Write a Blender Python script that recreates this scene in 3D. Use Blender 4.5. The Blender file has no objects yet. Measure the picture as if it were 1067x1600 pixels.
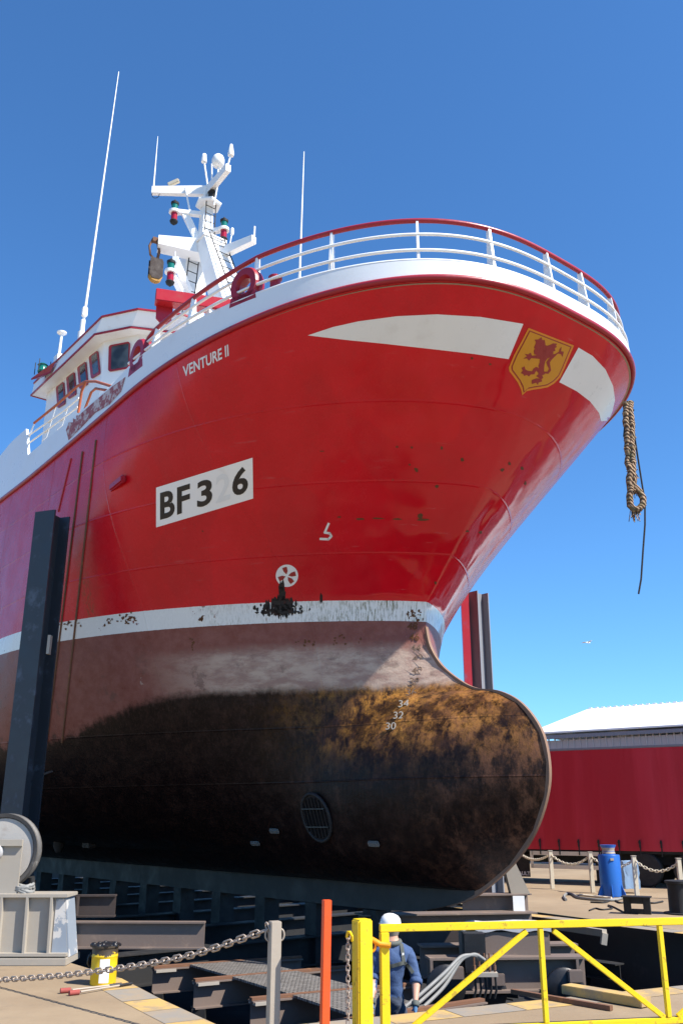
import bpy, bmesh, math, random
from math import radians, sin, cos, pi, atan, atan2, sqrt
from mathutils import Vector, Matrix, noise
from mathutils.bvhtree import BVHTree
random.seed(7)
SC = bpy.context.scene
COL = SC.collection

# ------------------------------------------------------------------ camera
FPX, HZ, EYE = 1400.0, 1275.0, 2.05          # focal length and horizon in photograph pixels, eye height in metres
TH = atan((HZ - 800) / FPX)
cam = bpy.data.cameras.new('camera'); camo = bpy.data.objects.new('camera', cam); COL.objects.link(camo)
cam.sensor_fit = 'VERTICAL'; cam.sensor_height = 36; cam.lens = 36 * FPX / 1600
cam.clip_start = .1; cam.clip_end = 6000
camo.location = (0, 0, EYE); camo.rotation_euler = (pi / 2 + TH, 0, 0)
SC.camera = camo

# ------------------------------------------------------------------ sky, sun, exposure
SUN_AZ = Vector((cos(radians(-28)), sin(radians(-28)))); SUN_EL = radians(49.5)
w = bpy.data.worlds.new('World'); SC.world = w; w.use_nodes = True
wn = w.node_tree.nodes; wl_ = w.node_tree.links
bg = wn['Background']; sky = wn.new('ShaderNodeTexSky'); sky.sky_type = 'NISHITA'; sky.sun_disc = False
sky.sun_elevation = SUN_EL; sky.sun_rotation = atan2(SUN_AZ.x, SUN_AZ.y)
sky.air_density = 1.0; sky.dust_density = 0; sky.ozone_density = 6.0; sky.altitude = 0
hs = wn.new('ShaderNodeHueSaturation'); hs.inputs['Saturation'].default_value = 1.0
wl_.new(sky.outputs[0], hs.inputs['Color']); tn = wn.new('ShaderNodeMix'); tn.data_type = 'RGBA'; tn.blend_type = 'MULTIPLY'; tn.inputs[0].default_value = 1; tn.inputs[7].default_value = (.60, .95, 1.18, 1)
wl_.new(hs.outputs[0], tn.inputs[6]); wl_.new(tn.outputs[2], bg.inputs[0]); bg.inputs[1].default_value = .085
sl = bpy.data.lights.new('sun', 'SUN'); sl.energy = 4.2; sl.angle = radians(.5); sl.color = (1, .94, .85)
so = bpy.data.objects.new('sun', sl); COL.objects.link(so)
so.rotation_euler = Vector((SUN_AZ.x * cos(SUN_EL), SUN_AZ.y * cos(SUN_EL), sin(SUN_EL))).to_track_quat('Z', 'Y').to_euler()
so.location = (20, -10, 40)
SC.view_settings.view_transform = 'Standard'; SC.view_settings.look = 'None'; SC.view_settings.gamma = 1
SC.view_settings.exposure = 1.1

# ------------------------------------------------------------------ photograph pixel -> ray helpers (used to place things at real depths)
CT, ST = cos(TH), sin(TH)
def ray(u, v): return Vector((u - 533.5, (v - 800) * ST + FPX * CT, (800 - v) * CT + FPX * ST))
CAMP = Vector((0, 0, EYE))
def WY(u, v, Y): d = ray(u, v); return CAMP + d * (Y / d.y)
def G(u, v, z=0.0): d = ray(u, v); return CAMP + d * ((z - EYE) / d.z)
def WP(u, v, p, n): d = ray(u, v); n = Vector(n); return CAMP + d * ((Vector(p) - CAMP).dot(n) / d.dot(n))
PHI, TAU = .8977, -.0034
SM = Matrix.Translation((1.57, 16.385, .58)) @ Matrix.Rotation(-PHI, 4, 'Z') @ Matrix.Rotation(TAU, 4, 'Y')
SMI = SM.inverted(); SCAM = SMI @ CAMP
def sray(u, v): return (SMI.to_3x3() @ ray(u, v)).normalized()
def S(u, v, axis, val): d = sray(u, v); return SCAM + d * ((val - SCAM[axis]) / d[axis])
def SV(u, v, base):                          # point at pixel on the upright plane through base facing the viewer
    b = Vector(base); n = b - SCAM; n.z = 0; d = sray(u, v); return SCAM + d * ((b - SCAM).dot(n) / d.dot(n))

# ------------------------------------------------------------------ materials
class NT:
    def __init__(s, name):
        s.m = bpy.data.materials.new(name); s.m.use_nodes = True; s.t = s.m.node_tree; s.b = s.t.nodes['Principled BSDF']
        s.tc = s.t.nodes.new('ShaderNodeTexCoord')
    def n(s, typ, ins={}, **kw):
        x = s.t.nodes.new(typ)
        for k, v in kw.items(): setattr(x, k, v)
        for k, v in ins.items(): s.set(x.inputs[k], v)
        return x
    def set(s, i, v):
        if isinstance(v, bpy.types.NodeSocket): s.t.links.new(v, i)
        elif isinstance(v, (tuple, list)) and i.type == 'RGBA' and len(v) == 3: i.default_value = (*v, 1)
        else: i.default_value = v
    def math(s, op, a, b=0.0, c=None):
        x = s.n('ShaderNodeMath', {0: a, 1: b}, operation=op)
        if c is not None: s.set(x.inputs[2], c)
        return x.outputs[0]
    def noise(s, scale, detail=4, rough=.6, vec=None, mp=None):
        v = vec or s.tc.outputs['Object']
        if mp: v = s.n('ShaderNodeMapping', {'Vector': v, 'Scale': mp}).outputs[0]
        return s.n('ShaderNodeTexNoise', {'Vector': v, 'Scale': scale, 'Detail': detail, 'Roughness': rough}).outputs['Fac']
    def ss(s, v, a, b): return s.n('ShaderNodeMapRange', {'Value': v, 'From Min': a, 'From Max': b}, interpolation_type='SMOOTHSTEP').outputs[0]
    def lin(s, v, a, b, c=0.0, d=1.0): return s.n('ShaderNodeMapRange', {'Value': v, 'From Min': a, 'From Max': b, 'To Min': c, 'To Max': d}).outputs[0]
    def mix(s, f, a, b):
        x = s.n('ShaderNodeMix', data_type='RGBA'); s.set(x.inputs[0], f); s.set(x.inputs[6], a); s.set(x.inputs[7], b); return x.outputs[2]
    def out(s, color=None, rough=None, metal=None, height=None, bs=.3, bd=.02, coat=None):
        if color is not None: s.set(s.b.inputs['Base Color'], color)
        if rough is not None: s.set(s.b.inputs['Roughness'], rough)
        if metal is not None: s.set(s.b.inputs['Metallic'], metal)
        if coat is not None: s.set(s.b.inputs['Coat Weight'], coat); s.b.inputs['Coat Roughness'].default_value = .04
        if height is not None:
            bp = s.n('ShaderNodeBump', {'Height': height, 'Strength': bs, 'Distance': bd}); s.t.links.new(bp.outputs[0], s.b.inputs['Normal'])
        return s.m

def paint(name, col, dirt=(.2, .16, .12), amt=.25, scale=3.0, rough=.4, metal=0.0, lo=.55, hi=.75, bump=.15):
    t = NT(name); a = t.noise(scale, 6, .65); f = t.math('MULTIPLY', t.ss(a, lo, hi), amt)
    v = t.noise(scale * .4, 3); c = t.mix(t.lin(v, .3, .7, 0, .18), col, tuple(x * .75 for x in col))
    return t.out(t.mix(f, c, dirt), t.lin(a, .3, .7, rough * .8, min(1, rough * 1.3)), metal, t.noise(scale * 5, 5), bump, .01)

M = {}
M['white'] = paint('white_paint', (.87, .87, .86), (.45, .36, .27), .22, 2.5, .35)
M['whitebul'] = paint('bulwark_white_paint', (.80, .82, .83), (.5, .45, .4), .18, 1.6, .3)
M['red'] = paint('red_paint', (.42, .014, .022), (.2, .05, .03), .3, 3, .3)
M['redrail'] = paint('dark_red_rail_paint', (.33, .012, .025), (.2, .06, .04), .3, 5, .35)
M['rail_rust'] = paint('rusting_red_paint', (.42, .1, .04), (.5, .2, .08), .8, 6, .6)
M['rust'] = paint('rusty_steel', (.16, .075, .04), (.32, .15, .06), .8, 7, .85)
M['rust_dark'] = paint('dark_rusty_steel', (.045, .032, .028), (.13, .075, .05), .6, 5, .8)
M['steel_dark'] = paint('dark_oily_steel', (.014, .014, .015), (.045, .035, .03), .5, 4, .7)
M['steel_brown'] = paint('brown_worn_steel', (.155, .115, .095), (.28, .2, .15), .6, 4, .7)
M['steel_grey'] = paint('grey_painted_steel', (.34, .305, .255), (.5, .40, .27), .6, 2, .65)
M['post_grey'] = paint('galvanised_steel', (.37, .32, .26), (.46, .40, .32), .5, 4, .6, .15)
M['black_post'] = paint('black_blue_painted_steel', (.03, .036, .045), (.12, .15, .2), .55, 3, .45)
M['yellow'] = paint('yellow_paint', (.78, .56, .006), (.22, .12, .03), .55, 14, .5, lo=.58, hi=.66)
M['orange'] = paint('orange_red_paint', (.85, .085, .012), (.4, .07, .02), .3, 7, .4)
M['blue'] = paint('blue_paint', (.015, .11, .42), (.02, .06, .2), .5, 3, .35)
M['paleblue'] = paint('pale_blue_sheet', (.25, .38, .55), (.5, .55, .6), .5, 4, .7)
M['black'] = paint('black_rubber', (.015, .015, .016), (.04, .038, .035), .4, 6, .7)
M['hose'] = paint('grey_hose', (.22, .22, .21), (.3, .27, .23), .4, 8, .6)
M['chain'] = paint('chain_steel', (.4, .33, .27), (.28, .15, .08), .5, 25, .55, .4)
M['green_lens'] = paint('green_glass', (.01, .16, .13), (.01, .1, .08), .3, 9, .15)
M['red_lens'] = paint('red_glass', (.35, .01, .03), (.2, .01, .02), .3, 9, .15)
M['cream'] = paint('cream_metal', (.62, .55, .42), (.4, .33, .22), .4, 3, .5)
M['roofwhite'] = paint('white_roof_sheet', (.85, .85, .84), (.7, .7, .7), .3, .3, .6)
M['cladding'] = paint('grey_cladding', (.42, .42, .43), (.35, .34, .34), .4, 1, .6)
M['fascia'] = paint('grey_fascia', (.2, .21, .24), (.25, .25, .27), .3, 1, .5)
M['anode'] = paint('zinc', (.16, .16, .155), (.1, .08, .07), .5, 8, .6)
M['keel'] = paint('grey_keel_paint', (.046, .043, .039), (.10, .09, .075), .6, 2.2, .75)
M['skin'] = paint('skin', (.55, .3, .21), (.5, .22, .15), .3, 15, .5)
M['hair'] = paint('grey_hair', (.20, .18, .155), (.09, .08, .07), .5, 40, .8)
M['cloth'] = paint('navy_work_cloth', (.045, .085, .19), (.03, .05, .11), .6, 7, .9, bump=.6)
M['cloth_dark'] = paint('dark_trousers', (.05, .065, .1), (.03, .04, .06), .5, 7, .9, bump=.6)
M['collar'] = paint('grey_webbing', (.09, .1, .09), (.05, .05, .05), .4, 20, .9)
M['glove'] = paint('blue_work_glove', (.06, .16, .3), (.04, .04, .05), .6, 20, .8)
M['helmet'] = paint('white_plastic', (.8, .8, .78), (.6, .58, .52), .2, 6, .3)
M['lettering'] = paint('black_lettering', (.012, .012, .014), (.05, .04, .04), .2, 12, .4)
M['lettering_white'] = paint('white_lettering', (.75, .74, .72), (.55, .4, .35), .25, 8, .4)
M['ghost'] = paint('overpainted_numeral', (.76, .78, .79), (.7, .7, .7), .3, 8, .35)
M['amber'] = paint('amber_paint', (.62, .26, .008), (.4, .2, .02), .25, 4, .4)
M['amber2'] = paint('orange_border_paint', (.72, .24, .01), (.4, .2, .02), .2, 4, .4)
M['crestred'] = paint('crest_red', (.3, .016, .016), (.2, .02, .02), .3, 4, .4)
M['stripe'] = paint('grey_white_paint', (.80, .81, .80), (.45, .42, .38), .2, 2.2, .3)
M['rustspot'] = paint('rust_spot', (.12, .045, .012), (.05, .03, .02), .8, 14, .9)
M['stain'] = paint('black_stain', (.02, .015, .012), (.12, .03, .02), .5, 10, .8)
M['bluegrey'] = paint('blue_grey_primer', (.24, .28, .33), (.55, .53, .5), .9, 1.6, .6, lo=.5, hi=.53)
M['drmark'] = paint('weathered_numeral', (.20, .13, .09), (.1, .06, .04), .5, 9, .8)

def glass_mat():
    t = NT('window_glass'); n = t.noise(1.5, 2)
    return t.out(t.mix(t.ss(n, .4, .6), (.03, .035, .04), (.10, .11, .11)), .06, 0.0)
M['glass'] = glass_mat()

def hull_mat():
    t = NT('hull_paint'); xyz = t.n('ShaderNodeSeparateXYZ', {0: t.tc.outputs['Object']}); X, Y, Z = xyz.outputs
    n1 = t.noise(.7, 4); n2 = t.noise(4, 8, .7); n3 = t.noise(14, 6, .75); stre = t.noise(2.2, 5, .65, mp=(3.0, 3.0, .28)); fine = t.noise(9, 5, .7, mp=(3.5, 3.5, .22))
    bow = t.ss(X, -4.6, -2.2); bw2 = t.ss(X, -7.2, -3.4)
    fwd = t.ss(X, -3.5, .5)
    # topside red: an uneven coat
    red = t.mix(t.ss(n1, .35, .65), (.53, .004, .012), (.61, .007, .017))
    red = t.mix(t.math('MULTIPLY', t.ss(stre, .5, .75), .15), red, (.45, .03, .035))
    sky_sheen = t.math('MULTIPLY', t.ss(X, -3.0, -9.0), t.lin(stre, .35, .7, .15, .65))  # pinkish sky reflection painted into the red, growing aft
    red = t.mix(sky_sheen, red, (.54, .065, .10))
    scf = t.math('MULTIPLY', t.ss(t.noise(5, 5, .7, mp=(.25, .25, 3.0)), .62, .66), t.ss(t.noise(.9, 3), .48, .6)); red = t.mix(t.math('MULTIPLY', scf, .22), red, (.55, .20, .20))
    rep = t.ss(t.noise(.42, 2, .3, mp=(1.6, 1, .8)), .52, .535); red = t.mix(t.math('MULTIPLY', rep, .16), red, (.36, .012, .02))
    bl = t.math('MULTIPLY', t.ss(fine, .60, .70), t.ss(t.noise(.8, 3), .54, .66)); red = t.mix(t.math('MULTIPLY', bl, .45), red, (.20, .03, .02))
    # rust specks along the plate seams
    s1 = t.ss(t.math('ABSOLUTE', t.math('SUBTRACT', Z, 7.05)), .05, .0)
    sp = t.math('MULTIPLY', s1, t.ss(n2, .62, .7)); sp = t.math('MULTIPLY', sp, fwd)
    red = t.mix(sp, red, (.12, .05, .02))
    sx = t.ss(t.math('ABSOLUTE', t.math('ADD', X, 5.05)), .22, .02)     # long rust run from a fitting
    run = t.math('MULTIPLY', sx, t.math('MULTIPLY', t.ss(fine, .42, .62), t.ss(Z, 7.4, 5.3)))
    red = t.mix(t.math('MULTIPLY', run, .8), red, (.20, .07, .025))
    # white waterline band
    grime = t.math('MULTIPLY', t.ss(fine, .46, .62), t.math('MULTIPLY', t.lin(X, -4, .3, .0, 1.0), t.lin(t.noise(2.0, 4, .7), .38, .60, .12, 1.0)))
    white = t.mix(grime, (.74, .75, .72), (.12, .13, .06))
    chip = t.math('MULTIPLY', t.ss(n2, .62, .64), t.ss(X, -1.0, -3.5))
    white = t.mix(chip, white, (.20, .07, .05))
    edge = t.math('MULTIPLY', t.math('SUBTRACT', n3, .5), .018)
    Ze = t.math('ADD', Z, edge)
    # underwater coats
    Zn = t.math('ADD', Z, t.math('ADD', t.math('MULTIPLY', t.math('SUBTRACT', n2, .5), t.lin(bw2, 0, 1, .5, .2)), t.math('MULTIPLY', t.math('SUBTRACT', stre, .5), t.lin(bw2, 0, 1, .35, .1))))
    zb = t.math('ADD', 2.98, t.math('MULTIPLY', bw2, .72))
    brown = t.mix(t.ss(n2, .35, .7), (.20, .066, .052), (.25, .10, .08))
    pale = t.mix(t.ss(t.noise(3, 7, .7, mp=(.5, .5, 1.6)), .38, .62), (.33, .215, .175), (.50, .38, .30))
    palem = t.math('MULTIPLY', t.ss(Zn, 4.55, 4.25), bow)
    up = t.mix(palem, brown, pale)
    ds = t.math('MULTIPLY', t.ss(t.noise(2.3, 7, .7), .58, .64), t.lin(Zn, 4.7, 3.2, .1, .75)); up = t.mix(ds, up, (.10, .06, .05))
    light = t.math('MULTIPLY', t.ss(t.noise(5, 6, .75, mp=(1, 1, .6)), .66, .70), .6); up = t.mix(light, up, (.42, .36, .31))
    slime = t.mix(t.ss(n2, .45, .7), (.009, .005, .005), (.028, .014, .011))
    nr = t.noise(1.5, 8, .74); gr = t.noise(6, 9, .8, mp=(1, 1, .55)); rustm = t.math('MULTIPLY', t.math('MULTIPLY', t.ss(gr, .36, .60), t.lin(nr, .43, .58, .12, 1.0)), t.math('MULTIPLY', t.ss(Zn, 2.0, 3.0), t.ss(X, -2.8, .2)))
    low = t.mix(rustm, slime, t.mix(t.ss(n2, .4, .65), (.54, .25, .05), (.36, .16, .05)))
    blot = t.math('MULTIPLY', t.ss(t.noise(1.6, 6, .7), .5, .62), t.math('MULTIPLY', t.ss(X, -6, -1), t.lin(Zn, .8, 2.4, .15, .7)))
    low = t.mix(t.math('MULTIPLY', blot, t.ss(gr, .38, .62)), low, (.085, .042, .028))
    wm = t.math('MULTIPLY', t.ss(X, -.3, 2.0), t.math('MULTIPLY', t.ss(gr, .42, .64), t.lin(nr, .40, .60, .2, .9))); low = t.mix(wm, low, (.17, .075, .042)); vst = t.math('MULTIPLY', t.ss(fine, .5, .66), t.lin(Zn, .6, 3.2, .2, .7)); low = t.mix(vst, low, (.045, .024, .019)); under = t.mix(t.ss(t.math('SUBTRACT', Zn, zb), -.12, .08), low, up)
    c = t.mix(t.math('GREATER_THAN', Ze, 4.88), under, white)
    c = t.mix(t.math('GREATER_THAN', Ze, 5.25), c, red)
    top = t.math('GREATER_THAN', Z, 4.88)
    rough = t.math('ADD', t.math('MULTIPLY', top, t.math('SUBTRACT', t.lin(n2, .3, .7, .22, .32), t.math('MULTIPLY', t.ss(t.math('ABSOLUTE', Y), 1.9, .7), .16))), t.math('MULTIPLY', t.math('SUBTRACT', 1.0, top), t.lin(n2, .3, .7, .24, .5)))
    # welds, frames and oil-canning
    h = t.math('ADD', t.math('MULTIPLY', t.noise(.9, 2, .4), 1.0), t.math('MULTIPLY', t.math('MULTIPLY', t.noise(1.5, 1, .4, mp=(1, 1, .6)), t.ss(X, -2.5, 1.0)), .9))
    fr = t.math('MULTIPLY', t.math('SINE', t.math('MULTIPLY', X, 2 * pi / .55)), t.math('MULTIPLY', t.lin(X, 1.0, -6.0, .010, .04))); h = t.math('ADD', h, fr)
    for zz in (6.0, 7.05, 8.1, 2.05, 3.0):
        h = t.math('ADD', h, t.math('MULTIPLY', t.ss(t.math('ABSOLUTE', t.math('SUBTRACT', Z, zz)), .022, .0), .10))
    for xx in (-1.3, -3.9, -6.6, -9.3):
        h = t.math('ADD', h, t.math('MULTIPLY', t.ss(t.math('ABSOLUTE', t.math('SUBTRACT', X, xx)), .022, .0), .08))
    h = t.math('ADD', h, t.math('MULTIPLY', t.math('MULTIPLY', n3, t.math('SUBTRACT', 1.0, top)), .16))
    t.set(t.b.inputs['Specular IOR Level'], t.math('ADD', .16, t.math('MULTIPLY', top, .16)))
    return t.out(c, rough, 0.0, h, .6, .10)
M['hull'] = hull_mat()

def concrete_mat():
    t = NT('quay_concrete'); a = t.noise(.35, 6, .65); b = t.noise(3, 8, .7); cgr = t.noise(28, 4, .8)
    c = t.mix(t.ss(a, .35, .65), (.245, .178, .108), (.305, .228, .142)); c = t.mix(t.math('MULTIPLY', t.ss(b, .52, .72), .5), c, (.19, .145, .10))
    c = t.mix(t.math('MULTIPLY', t.ss(cgr, .55, .75), .35), c, (.42, .35, .26))
    blotch = t.noise(1.1, 5, .7); c = t.mix(t.math('MULTIPLY', t.ss(blotch, .55, .72), .4), c, (.16, .12, .08)); st_ = t.noise(2.2, 6, .75, mp=(.25, 2.0, 1)); c = t.mix(t.math('MULTIPLY', t.ss(st_, .60, .70), .4), c, (.14, .10, .07)); sp_ = t.noise(17, 3, .6); c = t.mix(t.math('MULTIPLY', t.ss(sp_, .68, .72), .5), c, (.1, .08, .06))
    return t.out(c, .9, 0, t.math('ADD', t.math('MULTIPLY', b, .6), t.math('MULTIPLY', cgr, .4)), .4, .02)
M['concrete'] = concrete_mat()
M['edge_grey'] = paint('worn_grey_edge', (.25, .225, .19), (.30, .23, .15), .8, 3, .9, lo=.4, hi=.65)
M['edge_yellow'] = paint('worn_yellow_edge', (.50, .33, .11), (.29, .22, .14), .9, 3, .9, lo=.42, hi=.62)
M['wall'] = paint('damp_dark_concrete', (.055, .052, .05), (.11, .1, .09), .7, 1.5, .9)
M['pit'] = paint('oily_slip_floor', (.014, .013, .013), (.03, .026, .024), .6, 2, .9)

def curtain_mat():
    t = NT('red_curtain'); n = t.noise(1.2, 4, mp=(1, 1, .1)); f = t.noise(6, 3)
    return t.out(t.mix(t.ss(n, .4, .65), (.42, .010, .024), (.50, .022, .042)), .45, 0, t.math('ADD', n, t.math('MULTIPLY', f, .2)), .4, .05)
M['curtain'] = curtain_mat()
def grate_mat():
    t = NT('walkway_grating'); ck = t.n('ShaderNodeTexBrick', {'Vector': t.tc.outputs['Object'], 'Scale': 4.5, 'Color1': (.30, .28, .26, 1), 'Color2': (.20, .185, .17, 1), 'Mortar': (.03, .027, .025, 1), 'Mortar Size': .035})
    return t.out(ck.outputs['Color'], .6, .3, ck.outputs['Fac'], -.6, .01)
M['grate'] = grate_mat()
def rope_mat():
    t = NT('frayed_rope'); wv = t.n('ShaderNodeTexWave', {'Vector': t.tc.outputs['Object'], 'Scale': 9.0, 'Distortion': 5.0, 'Detail': 3.0}, bands_direction='DIAGONAL').outputs['Fac']
    c = t.mix(wv, (.07, .03, .02), (.42, .29, .18)); return t.out(t.mix(t.ss(t.noise(9, 5), .5, .7), c, (.12, .10, .05)), .95, 0, wv, .9, .03)
M['rope'] = rope_mat()
def patch_mat():
    t = NT('flaking_red_patch'); n = t.noise(5, 8, .75, mp=(1, 1, 1)); s = t.noise(9, 6, .7, mp=(.6, .6, 3))
    return t.out(t.mix(t.ss(n, .5, .56), t.mix(t.ss(s, .4, .6), (.28, .05, .06), (.36, .13, .13)), (.55, .47, .46)), .7, 0, n, .3, .01)
M['patch'] = patch_mat()

# ------------------------------------------------------------------ mesh helpers
class MB:
    def __init__(s): s.b = bmesh.new()
    def box(s, c, size, rot=None, bev=0.0):
        m = Matrix.Translation(c) @ (rot.to_4x4() if rot else Matrix()) @ Matrix.Diagonal((*size, 1))
        r = bmesh.ops.create_cube(s.b, size=1, matrix=m)
        if bev: bmesh.ops.bevel(s.b, geom=list({e for v in r['verts'] for e in v.link_edges}), offset=bev, segments=2, affect='EDGES')
        return s
    def bar(s, a, b, wd, hg, up=(0, 0, 1), bev=0.0):
        a, b = Vector(a), Vector(b); d = b - a; x = d.normalized(); u = Vector(up)
        if abs(x.dot(u)) > .98: u = Vector((1, 0, 0))
        y = u.cross(x).normalized(); z = x.cross(y); return s.box((a + b) / 2, (d.length, wd, hg), Matrix((x, y, z)).transposed(), bev)
    def ibeam(s, a, b, wd, hg, t=.02, up=(0, 0, 1)):
        a, b = Vector(a), Vector(b); x = (b - a).normalized(); u = Vector(up)
        if abs(x.dot(u)) > .98: u = Vector((1, 0, 0))
        y = u.cross(x).normalized(); z = x.cross(y); o = z * (hg / 2 - t / 2)
        s.bar(a + o, b + o, wd, t, u); s.bar(a - o, b - o, wd, t, u); s.bar(a, b, t * .8, hg - 2 * t, u); return s
    def tube(s, pts, r, n=10, closed=False, r2=None):
        pts = [Vector(p) for p in pts]; N = len(pts); rings = []; prev = None
        for i, p in enumerate(pts):
            q0 = pts[i - 1] if i or closed else p; q1 = pts[(i + 1) % N] if i < N - 1 or closed else p
            d = (q1 - q0).normalized()
            if prev is None: a = d.orthogonal().normalized()
            else: a = (prev - d * prev.dot(d)); a = a.normalized() if a.length > 1e-6 else d.orthogonal().normalized()
            prev = a; c = d.cross(a); rr = r if r2 is None else r + (r2 - r) * i / max(1, N - 1)
            rings.append([s.b.verts.new(p + (a * cos(2 * pi * k / n) + c * sin(2 * pi * k / n)) * rr) for k in range(n)])
        for i in range(N if closed else N - 1):
            A, B = rings[i], rings[(i + 1) % N]
            for k in range(n): s.b.faces.new((A[k], A[(k + 1) % n], B[(k + 1) % n], B[k]))
        if not closed: s.b.faces.new(rings[0][::-1]); s.b.faces.new(rings[-1])
        return s
    def lathe(s, c, prof, axis=(0, 0, 1), n=20):
        z = Vector(axis).normalized(); x = z.orthogonal().normalized(); y = z.cross(x); c = Vector(c); rings = []
        for r, h in prof:
            rings.append([s.b.verts.new(c + z * h + (x * cos(2 * pi * k / n) + y * sin(2 * pi * k / n)) * max(r, 1e-4)) for k in range(n)])
        for A, B in zip(rings, rings[1:]):
            for k in range(n): s.b.faces.new((A[k], A[(k + 1) % n], B[(k + 1) % n], B[k]))
        s.b.faces.new(rings[0][::-1]); s.b.faces.new(rings[-1]); return s
    def prism(s, pts, ext):
        ext = Vector(ext); A = [s.b.verts.new(Vector(p)) for p in pts]; B = [s.b.verts.new(Vector(p) + ext) for p in pts]; n = len(A)
        s.b.faces.new(A[::-1]); s.b.faces.new(B)
        for k in range(n): s.b.faces.new((A[k], A[(k + 1) % n], B[(k + 1) % n], B[k]))
        return s
    def grid(s, rows, closed=False):
        V = [[s.b.verts.new(p) for p in r] for r in rows]
        for A, B in zip(V, V[1:]):
            for k in range(len(A) - 1): s.b.faces.new((A[k], A[k + 1], B[k + 1], B[k]))
        return V
    def build(s, name, mat, parent=None, smooth=None, clean=True):
        if clean: bmesh.ops.recalc_face_normals(s.b, faces=s.b.faces)
        me = bpy.data.meshes.new(name); s.b.to_mesh(me); s.b.free()
        o = bpy.data.objects.new(name, me); COL.objects.link(o)
        for m_ in (mat if isinstance(mat, list) else [mat]): me.materials.append(m_)
        if smooth is not None:
            for p in me.polygons: p.use_smooth = True
            if smooth < 180: me.set_sharp_from_angle(angle=radians(smooth))
        if parent: o.parent = parent
        return o
def tag(o, label, cat, group=None):
    o['label'] = label; o['category'] = cat
    if group: o['group'] = group
    return o
def thing(name, label, cat, loc=(0, 0, 0), rotz=0, group=None):
    o = bpy.data.objects.new(name, None); COL.objects.link(o); o.location = loc; o.rotation_euler = (0, 0, rotz); o.empty_display_size = .2
    return tag(o, label, cat, group)
def struct(o): o['kind'] = 'structure'; return o
def copy_tree(o, parent=None):
    c = o.copy(); COL.objects.link(c)
    if parent: c.parent = parent
    for ch in list(o.children): copy_tree(ch, c)
    return c
def lerp(a, b, t): return a + (b - a) * t
def interp(tab, z):
    if z <= tab[0][0]: return tab[0][1]
    for (a, b), (c, d) in zip(tab, tab[1:]):
        if z <= c: return b + (d - b) * (z - a) / (c - a)
    return tab[-1][1]

# ================================================================== GROUND AND BASIN
C0 = Vector((-1.1, 10.2, 0)); C1 = Vector((8.62, 14.8, 0))
AX = Vector((-cos(PHI), sin(PHI), 0))                 # aft along the slip
LE = [C0, Vector((-2.15, 11.92, 0)), Vector((-2.92, 13.3, 0))]
LEF = LE[-1] + AX * 60
R2 = Vector((4.31, 22.2, 0)); R2F = R2 + Vector((-.60, .80, 0)) * 55
loop = [C0, C1, R2, R2F, LEF, LE[2], LE[1]]
bm = bmesh.new()
def ring(b, pts):
    vs = [b.verts.new(p) for p in pts]; return [b.edges.new((vs[i], vs[(i + 1) % len(vs)])) for i in range(len(vs))]
es = ring(bm, [(-2500, -60, 0), (2500, -60, 0), (2500, 4500, 0), (-2500, 4500, 0)]) + ring(bm, loop)
bmesh.ops.triangle_fill(bm, edges=es, use_beauty=True, use_dissolve=False)
# drop faces inside the basin if the fill made any
from mathutils.geometry import intersect_point_tri_2d
def inside(p, poly):
    r = False; n = len(poly)
    for i in range(n):
        a, b = poly[i], poly[(i + 1) % n]
        if (a.y > p.y) != (b.y > p.y) and p.x < (b.x - a.x) * (p.y - a.y) / (b.y - a.y) + a.x: r = not r
    return r
bmesh.ops.delete(bm, geom=[f for f in bm.faces if inside(f.calc_center_median(), loop)], context='FACES')
mb = MB(); mb.b.free(); mb.b = bm
for f in bm.faces:
    if f.normal.z < 0: f.normal_flip()
struct(mb.build('ground', M['concrete'], clean=False))
mb = MB()
for i in range(len(loop)):
    a, b = loop[i], loop[(i + 1) % len(loop)]; dz = Vector((0, 0, -1.3)); z1 = Vector((0, 0, -.002))
    mb.grid([[a + z1, b + z1], [a + dz, b + dz]])
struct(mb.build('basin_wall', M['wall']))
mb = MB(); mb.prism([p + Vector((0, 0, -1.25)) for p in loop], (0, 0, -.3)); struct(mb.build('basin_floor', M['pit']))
# worn edge paint along the lips of the basin, in alternating patches
def edge_run(a, b, n, wdt, side, name, z=.004):
    a, b = Vector(a), Vector(b); d = (b - a) / n; nrm = Vector((-d.y, d.x, 0)).normalized() * side
    for k, mm in ((0, 'edge_yellow'), (1, 'edge_grey')):
        q = MB()
        for i in range(k, n, 2):
            p0 = a + d * i + Vector((0, 0, z)); p1 = p0 + d * .985; i0 = .01
            q.grid([[p0 + nrm * i0, p1 + nrm * i0], [p0 + nrm * wdt, p1 + nrm * wdt]])
        struct(q.build(name, M[mm]))
edge_run(LE[2] , LE[1], 2, .45, -1, 'edge_marking'); edge_run(LE[1], C0, 3, .45, -1, 'edge_marking')
edge_run(C0, C1, 13, .42, -1, 'edge_marking'); edge_run(R2F, C1, 60, .4, 1, 'edge_marking')

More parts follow.
